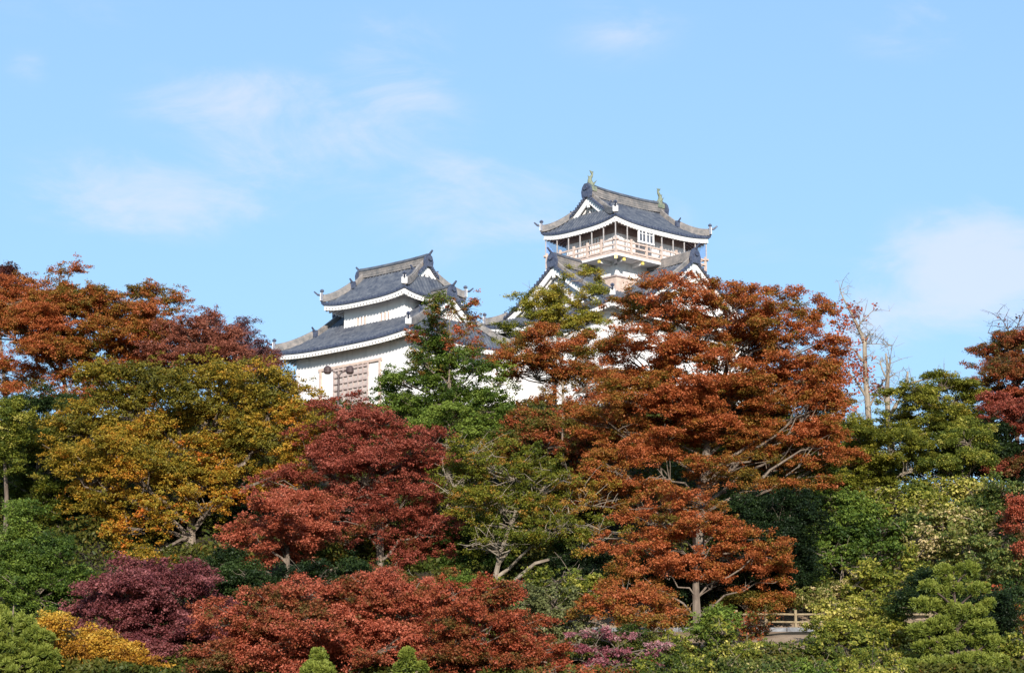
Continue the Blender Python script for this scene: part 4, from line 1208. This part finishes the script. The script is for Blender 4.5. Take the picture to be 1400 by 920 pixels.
# --- right side
def limb_path(mb, pts, radii, off, Y, sides=6):
    mb.tube([at(p[0], p[1], Y + (p[2] if len(p) > 2 else 0)) - off for p in pts], radii, sides, cap=True)
def bare_tree(label, Y, base, paths, leaves, pal, bark, seed, twigs=26):
    rng = np.random.default_rng(seed); rnd = random.Random(seed)
    bx_ = at(base, 600, Y).x; bz = ground(bx_, Y)
    root = empty('bare_tree', (bx_, Y, bz)); tag(root, label, 'bare tree')
    off = Vector((bx_, Y, bz)); mb = MB()
    for pi_, (pts, radii) in enumerate(paths):
        if pi_ == 0:
            mb.tube([Vector((0, 0, -.2))] + [at(p[0], p[1], Y) - off for p in pts], [radii[0] * 1.2] + radii, 8)
        else:
            limb_path(mb, pts, radii, off, Y)
        for k in range(twigs if pi_ else twigs // 2):
            i = rnd.randrange(len(pts) - 1); f = rnd.random()
            if pi_ == 0 and i == 0: continue
            a = at(*pts[i][:2], Y).lerp(at(*pts[i + 1][:2], Y), f) - off
            d = Vector((rnd.gauss(0, .5), rnd.gauss(0, .45), rnd.gauss(.22, .4))) * rnd.uniform(.6, 1.5)
            m_ = a + d * .5 + Vector((rnd.gauss(0, .06), rnd.gauss(0, .06), .07))
            mb.tube([a, m_, a + d], [.02, .013, .006], 4, cap=False)
            for _ in range(3):
                e = a + d * rnd.uniform(.4, 1); g_ = e + Vector((rnd.gauss(0, .2), rnd.gauss(0, .2), rnd.gauss(.1, .18)))
                mb.tube([e, g_], [.009, .005], 3, cap=False)
    mb.build('trunk', bark, root)
    Pn = []
    for (px, py, rx, rz, n) in leaves:
        s = ppm(Y, py); c = np.array(at(px, py, Y))
        nc = max(1, n // 9)
        cc_ = c + rng.normal(size=(nc, 3)) * np.array([rx / s * .5, rx / s * .4, rz / s * .5])
        Pn.append(np.repeat(cc_, 9, axis=0) + rng.normal(size=(nc * 9, 3)) * .12)
    if Pn:
        P = np.concatenate(Pn) - np.array(off)
        V = leaf_quads(rng, P, np.tile(np.array([0, -.3, .7]), (len(P), 1)), .14, .10, 1.0)
        mesh_quads('leaf_cluster', V, .6 + .2 * rng.normal(size=len(P)), LEAF[pal], root)
    return root
bare_tree('gnarled grey tree with few red leaves, taller of the two half dead trees', 116, 1189,
  [([(1189, 615), (1187, 560), (1183, 510), (1182, 470), (1178, 455)], [.17, .16, .14, .11, .08]),
   ([(1178, 458), (1165, 430), (1153, 408), (1148, 396)], [.10, .07, .04, .015]),
   ([(1181, 470), (1174, 445), (1180, 438), (1196, 422)], [.08, .06, .04, .012]),
   ([(1182, 472), (1187, 458), (1195, 457)], [.07, .05, .02]),
   ([(1184, 500), (1170, 480), (1150, 470), (1135, 465)], [.07, .05, .03, .015]),
   ([(1186, 545), (1170, 520), (1155, 505), (1145, 480)], [.08, .06, .04, .02]),
   ([(1186, 560), (1200, 535), (1208, 520), (1225, 510)], [.07, .05, .04, .02]),
   ([(1188, 590), (1172, 565), (1160, 548)], [.07, .05, .03]),
   ([(1182, 470), (1200, 470), (1222, 472)], [.03, .02, .008])],
  [(1152, 440, 22, 28, 420), (1140, 425, 12, 12, 110), (1165, 420, 12, 12, 110), (1165, 490, 20, 24, 300), (1180, 510, 16, 14, 180), (1150, 520, 20, 30, 360), (1200, 535, 16, 16, 200), (1150, 560, 16, 20, 240), (1195, 420, 6, 5, 18)],
  'brick', M_bark_p, 201, 16)
bare_tree('broken topped bare tree with an orange stump and one long bending bough', 114, 1217,
  [([(1217, 600), (1214, 570), (1213, 530), (1214, 505), (1211, 483)], [.17, .15, .12, .09, .04]),
   ([(1214, 510), (1217, 495), (1216, 488)], [.08, .05, .03]),
   ([(1213, 520), (1206, 505), (1203, 493)], [.05, .04, .03]),
   ([(1216, 570), (1226, 552), (1236, 535), (1240, 520), (1241, 508)], [.12, .10, .09, .08, .05]),
   ([(1237, 532), (1246, 524), (1262, 519), (1275, 518), (1290, 514)], [.08, .06, .045, .03, .01]),
   ([(1216, 560), (1207, 540), (1200, 530)], [.06, .04, .02])],
  [(1212, 545, 8, 8, 30)], 'brick', M_bark_p, 202, 9)
T('pine_tree', 'flat layered olive pine on the skyline right of the bare trees', 'olive', 113, 1290,
  [(1290, 528, 30, 12), (1265, 545, 34, 14), (1305, 550, 34, 16), (1240, 565, 34, 12), (1285, 570, 44, 14), (1325, 575, 26, 16), (1260, 595, 44, 14, -.1), (1310, 605, 40, 16, -.1)],
  cat='pine tree', seed=101, tint=.6, pr=.5, thick=.08, flat=1.7, bark=M_bark)
T('maple_tree', 'yellow olive maple in low tiers below the bare trees', 'olive', 109, 1200,
  [(1215, 585, 26, 12), (1180, 610, 34, 14), (1230, 615, 44, 14, .1), (1160, 640, 34, 16, -.1), (1205, 645, 40, 12), (1250, 640, 34, 12, .1), (1150, 665, 34, 12, -.1), (1200, 670, 30, 10, -.05), (1165, 590, 20, 14, -.1)],
  seed=102, tint=.62, pr=.5, thick=.08, flat=1.7, bark=M_bark_p)
T('young_tree', 'bright green young tree on a thin reddish stem, right slope', 'yellowgreen', 108, 1313,
  [(1310, 590, 22, 10, -.15), (1325, 605, 26, 10, -.15), (1300, 610, 22, 12, -.2), (1340, 600, 16, 12, -.2), (1290, 640, 26, 10, -.3), (1335, 632, 24, 10, -.3)],
  cat='young tree', seed=103, pr=.4, tint=.55, r0=.09, thick=.08)
T('maple_tree', 'dark red maple with a spiky top at the right skyline', 'rust_deep', 115, 1375,
  [(1348, 490, 24, 12, -.1), (1372, 475, 24, 14, -.1), (1395, 480, 22, 18, -.1), (1360, 515, 34, 14, -.15), (1395, 520, 30, 16, 0), (1345, 545, 22, 12, -.2), (1380, 550, 34, 16, -.1)],
  seed=104, tint=.45, pr=.45, thick=.08, bare=3, bark=M_bark_d)
T('maple_tree', 'soft red maple below the dark spiky one, cut by the right edge', 'crimson', 111, 1380,
  [(1365, 560, 30, 12, .1), (1395, 575, 34, 16, .1), (1380, 600, 34, 14, .1), (1400, 625, 26, 14, .1), (1370, 640, 24, 10, -.3)], seed=105, tint=.5, pr=.45, thick=.08, bark=M_bark_d)
bare_tree('leafless twiggy tree rising above the dark red maple at the right edge', 118, 1388,
  [([(1388, 520), (1384, 480), (1380, 455)], [.12, .08, .05]), ([(1380, 455), (1372, 440), (1362, 428)], [.04, .02, .006]), ([(1382, 460), (1392, 445), (1398, 430)], [.04, .02, .008]),
   ([(1384, 480), (1366, 462), (1350, 455)], [.04, .02, .006])], [(1375, 450, 18, 14, 40)], 'mauve', M_bark_d, 203, 14)
T('maple_tree', 'narrow red maple half cut off by the right edge, above the orange shrub', 'brick', 99, 1404,
  [(1402, 690, 16, 12), (1398, 715, 16, 14), (1402, 745, 16, 14), (1405, 770, 14, 12)], seed=106, tint=.5, pr=.4)
T('shrub', 'dark laurel shrub in the shade beside the right edge maples', 'dark', 112.5, 1360,
  [(1340, 620, 40, 30), (1380, 640, 36, 30), (1300, 640, 40, 24), (1260, 660, 44, 16)], cat='shrub', seed=107, pr=.5, tint=.4)
SH = [
 ('broad dark green shrub right of the huge maple, left end of the shrub slope', 'green', 104, [(1130, 690, 34, 18, .0), (1165, 710, 40, 20, 0), (1125, 730, 34, 24, -.1), (1185, 735, 44, 20, -.1), (1150, 755, 40, 16, -.1)], .52, .45),
 ('dark blue green shrub just above the cream tipped bamboo grass', 'green', 100, [(1120, 760, 30, 18, .2), (1160, 770, 34, 16, .25), (1200, 765, 34, 16, .2), (1095, 790, 24, 12, .2)], .2, .4),
 ('yellow speckled shrub at the top of the shrub slope, under the bright young tree', 'yellowgreen', 105, [(1240, 680, 40, 14, 0), (1285, 675, 40, 14, 0), (1330, 672, 40, 14, -.1), (1215, 695, 34, 14, .05), (1265, 700, 44, 14, .05)], .6, .35),
 ('green shrub with few yellow leaves near the right edge, upper shrub slope', 'sasa', 104, [(1365, 675, 34, 14, -.1), (1385, 690, 30, 16, -.1), (1350, 700, 40, 14, 0), (1380, 720, 24, 14, -.1)], .52, .35),
 ('cream and yellow leaved bamboo thicket in the middle of the right slope', 'sasa', 102, [(1255, 720, 40, 14, .0), (1305, 715, 44, 14, .0), (1345, 730, 36, 14, .05), (1230, 745, 36, 14, .1), (1285, 745, 44, 14, .1), (1335, 755, 40, 12, .05)], .52, .35),
 ('dark speckled thicket below the narrow red maple', 'sasa', 99, [(1365, 775, 34, 14, -.1), (1395, 790, 24, 16, -.1), (1345, 795, 34, 12, -.1), (1390, 760, 20, 14, -.1)], .38, .35),
 ('pale yellow green shrub left of the round pine, above the fence line', 'yellowgreen', 98.6, [(1190, 790, 34, 14, 0), (1230, 780, 36, 16, .05), (1215, 810, 40, 14, 0), (1170, 810, 30, 14, -.05)], .52, .35),
]
for (lab, pal, Y, lob, ti, pr_) in SH:
    T('shrub', lab, pal, Y, sum(l[0] for l in lob) / len(lob), lob, cat='shrub', tint=ti, pr=pr_, lean=.9, flat=.7, thick=.16, clump=.16, leaf=.17, tvar=.12, ltv=.17, dens=1.5, r0=.05, seed=int(Y * 10 + lob[0][0]))
SH2 = [
 ('broad yellow green shrub at the right end of the bare bank', 'yellowgreen', 91, [(1150, 845, 30, 16, 0), (1185, 835, 40, 18, .05), (1220, 845, 36, 20, 0), (1140, 870, 34, 16, -.05), (1190, 875, 44, 20, 0), (1235, 880, 34, 20, 0)], .6, .35),
 ('dense green shrub below the bare bank, left of the broad yellow green one', 'yellowgreen', 88, [(1120, 888, 22, 10, -.15), (1090, 904, 34, 12, -.1), (1130, 900, 34, 14, -.1), (1160, 908, 34, 14, 0)], .45, .35),
 ('dark bottomed shrub between the yellow green shrub and the round pine, at the bottom edge', 'yellowgreen', 86, [(1200, 905, 36, 14, -.1), (1240, 912, 30, 12, -.1)], .45, .3),
 ('orange tinged shrub right of the round pine, near the right edge', 'mixed', 93, [(1365, 835, 28, 14, 0), (1392, 840, 20, 14, .1), (1385, 865, 26, 14, .05), (1350, 815, 20, 10, .15)], .45, .35),
 ('shrub with yellow flecks in the bottom right corner', 'yellowgreen', 87, [(1380, 885, 26, 14, 0), (1395, 905, 24, 14, 0), (1365, 910, 24, 12, -.1)], .5, .33),
 ('tall weedy olive shrub below the bare bank, right of the pale trunk', 'yellowgreen', 87.5, [(1000, 892, 26, 12, -.1), (1040, 896, 26, 10, -.05), (1015, 908, 44, 12, -.05), (1065, 910, 30, 10, -.1), (985, 866, 14, 12, -.1)], .42, .33),
 ('bright leaved bush close around the pale trunk of the tiered maple', 'green', 90, [(975, 845, 22, 12, .1), (960, 865, 20, 12, .1), (990, 850, 20, 12, .05), (975, 885, 24, 16, .05), (965, 905, 26, 14, 0)], .62, .33),
 ('small olive bush left of the pale trunk, bottom edge', 'yellowgreen', 88, [(915, 885, 24, 12, -.1), (900, 905, 30, 12, -.05), (935, 908, 18, 12, -.05)], .45, .3),
 ('soft grey green shrub with rounded clumps, below the pale arching branches', 'grey_olive', 92, [(725, 815, 30, 14), (755, 830, 34, 14), (730, 845, 34, 14, -.05), (775, 850, 30, 16), (745, 868, 40, 14), (790, 868, 22, 12, -.1)], .5, .38),
 ('sparse yellow green bush above the grey green shrub', 'yellowgreen', 95, [(700, 805, 26, 10, -.1), (760, 795, 34, 12, -.05), (800, 800, 26, 12, -.05), (790, 820, 30, 12, -.1), (690, 830, 20, 12, -.1)], .45, .33),
]
for (lab, pal, Y, lob, ti, pr_) in SH2:
    T('shrub', lab, pal, Y, sum(l[0] for l in lob) / len(lob), lob, cat='shrub', tint=ti, pr=pr_, lean=.9, flat=.7, thick=.14, clump=.14, leaf=.14, tvar=.12, ltv=.16, dens=1.5, r0=.05, seed=int(Y * 10 + lob[0][0]))
T('shrub', 'low shrub with arching pink purple sprays at the bottom edge', 'pink', 85, 845,
  [(815, 868, 26, 5), (860, 873, 34, 5, .1), (900, 885, 26, 4, .1), (850, 895, 40, 5), (800, 885, 26, 5), (870, 912, 34, 5, .1), (825, 910, 34, 5)],
  cat='shrub', seed=301, pr=.35, thick=.05, flat=2.0, dens=2.2, clump=.12, r0=.05, bare=2)
T('shrub', 'dark bush under the pink purple sprays', 'redgreen', 86.5, 850, [(800, 900, 34, 14, -.3), (850, 885, 40, 16, -.2), (890, 905, 34, 14, -.2)], cat='shrub', seed=302, pr=.35, tint=.4)
# cream tipped bamboo grass above the path
T('bamboo_grass', 'cream tipped bamboo grass in the sun just above the bare bank', 'sasa', 99.2, 1115,
  [(1085, 825, 22, 7, .2), (1110, 815, 24, 9, .2), (1140, 820, 26, 10, .1), (1125, 832, 26, 6, .15), (1165, 830, 22, 9, .05)],
  cat='bamboo grass', seed=303, pr=.3, leaf=.20, tint=.55, tvar=.22, jit=1.1, clump=.15, aspect=.35, r0=.03)
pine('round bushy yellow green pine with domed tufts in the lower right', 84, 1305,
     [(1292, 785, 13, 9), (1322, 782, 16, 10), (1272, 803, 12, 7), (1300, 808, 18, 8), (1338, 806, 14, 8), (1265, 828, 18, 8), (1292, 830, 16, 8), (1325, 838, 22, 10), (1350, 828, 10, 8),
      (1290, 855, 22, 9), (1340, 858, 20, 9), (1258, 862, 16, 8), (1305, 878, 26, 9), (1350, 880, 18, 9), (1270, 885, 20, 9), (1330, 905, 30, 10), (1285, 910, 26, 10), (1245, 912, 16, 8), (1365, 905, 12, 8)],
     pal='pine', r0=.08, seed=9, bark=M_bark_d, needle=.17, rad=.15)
T('shrub', 'dark undergrowth bush behind the round pine in the lower right', 'dark', 90, 1310, [(1290, 830, 50, 26, .1), (1340, 850, 46, 30, .1), (1290, 880, 50, 26, .1), (1270, 800, 26, 14, .2)],
  cat='shrub', seed=304, pr=.45, tint=.5)

SH3 = [
 ('loose olive shrub on the bottom edge right of the pink purple sprays', 'yellowgreen', 79, [(915, 925, 30, 18, -.15), (955, 930, 30, 20, -.1), (890, 935, 34, 18, -.15)], .45),
 ('yellow flecked shrub on the bottom edge below the bare bank', 'sasa', 79, [(1005, 925, 34, 18, 0), (1050, 930, 30, 18, .05), (1030, 940, 40, 20, 0)], .45),
 ('grass green bush on the bottom edge between two yellow flecked shrubs', 'green', 80, [(1095, 925, 30, 16, .1), (1130, 930, 30, 18, .1)], .5),
 ('ragged yellow shrub on the bottom edge left of the round pine', 'yellowgreen', 79, [(1175, 925, 34, 18, 0), (1215, 930, 30, 16, -.1), (1190, 940, 50, 20, 0)], .5),
 ('reddish green weeds under the russet maple at the bottom edge', 'redgreen', 80, [(760, 930, 40, 14, .1), (800, 925, 30, 12, 0), (840, 932, 30, 14, .05)], .45),
]
for (lab, pal, Y, lob, ti) in SH3:
    T('shrub', lab, pal, Y, sum(l[0] for l in lob) / len(lob), lob, cat='shrub', tint=ti, pr=.3, lean=.9, flat=.6, thick=.18, clump=.13, leaf=.14, tvar=.12, ltv=.17, dens=1.2, r0=.04, bare=4, seed=int(lob[0][0]))
T('shrub', 'brownish green shrub half hiding the left end of the bare bank', 'redgreen', 93.5, 1020,
  [(1000, 862, 26, 12, 0), (1030, 868, 24, 10, .1), (1040, 852, 14, 8, .1)], cat='shrub', tint=.45, pr=.3, lean=.9, flat=.6, thick=.16, clump=.13, leaf=.13, ltv=.15, dens=1.3, r0=.04, bare=5, seed=501)
# ------------------------------------------------------------------ ground cover (nobody could count it)
rng = np.random.default_rng(77)
n = 760000
yy = rng.uniform(66, 130, n); xx = rng.uniform(-1, 1, n) * (16 + yy * .27)
cl = np.sin(xx * .9 + 2 * np.sin(yy * .5)) + np.sin(yy * 1.1 + 1.5 * np.sin(xx * .7))
mound = np.abs(np.sin(xx * .62 + 1.7 * np.sin(yy * .31)) * np.sin(yy * .71 + 1.3 * np.sin(xx * .37)))
onbank = (yy > 89.3) & (yy < 99.3) & (xx > PX0 - 1) & (xx < PX1)
keepm = ~onbank & (cl + rng.normal(0, .5, n) > -.9)
xx, yy, cl, mound = xx[keepm], yy[keepm], cl[keepm], mound[keepm]
hh = np.where(yy > 99, .15 + 1.5 * mound, np.where(yy < 86, .1 + .35 * mound + .12 * (xx > 2), .12 + .5 * mound)) * (1 - .8 * np.clip((yy - 118) / 8, 0, 1) * (xx < 20))
zz = np.array([ground(a, b) for a, b in zip(xx, yy)]) + hh * np.sqrt(rng.random(len(xx)))
P = np.stack([xx, yy, zz], 1)
V = leaf_quads(rng, P, np.tile(np.array([0, -.2, 1.0]), (len(P), 1)), .20, .10, .9)
o = mesh_quads('undergrowth', V, .22 + .07 * cl + .12 * rng.normal(size=len(P)), LEAF['redgreen'], None)
tag(o, 'low leafy undergrowth covering the hillside under the trees', 'undergrowth', kind='stuff')
print('LEAVES', TOTAL[0])
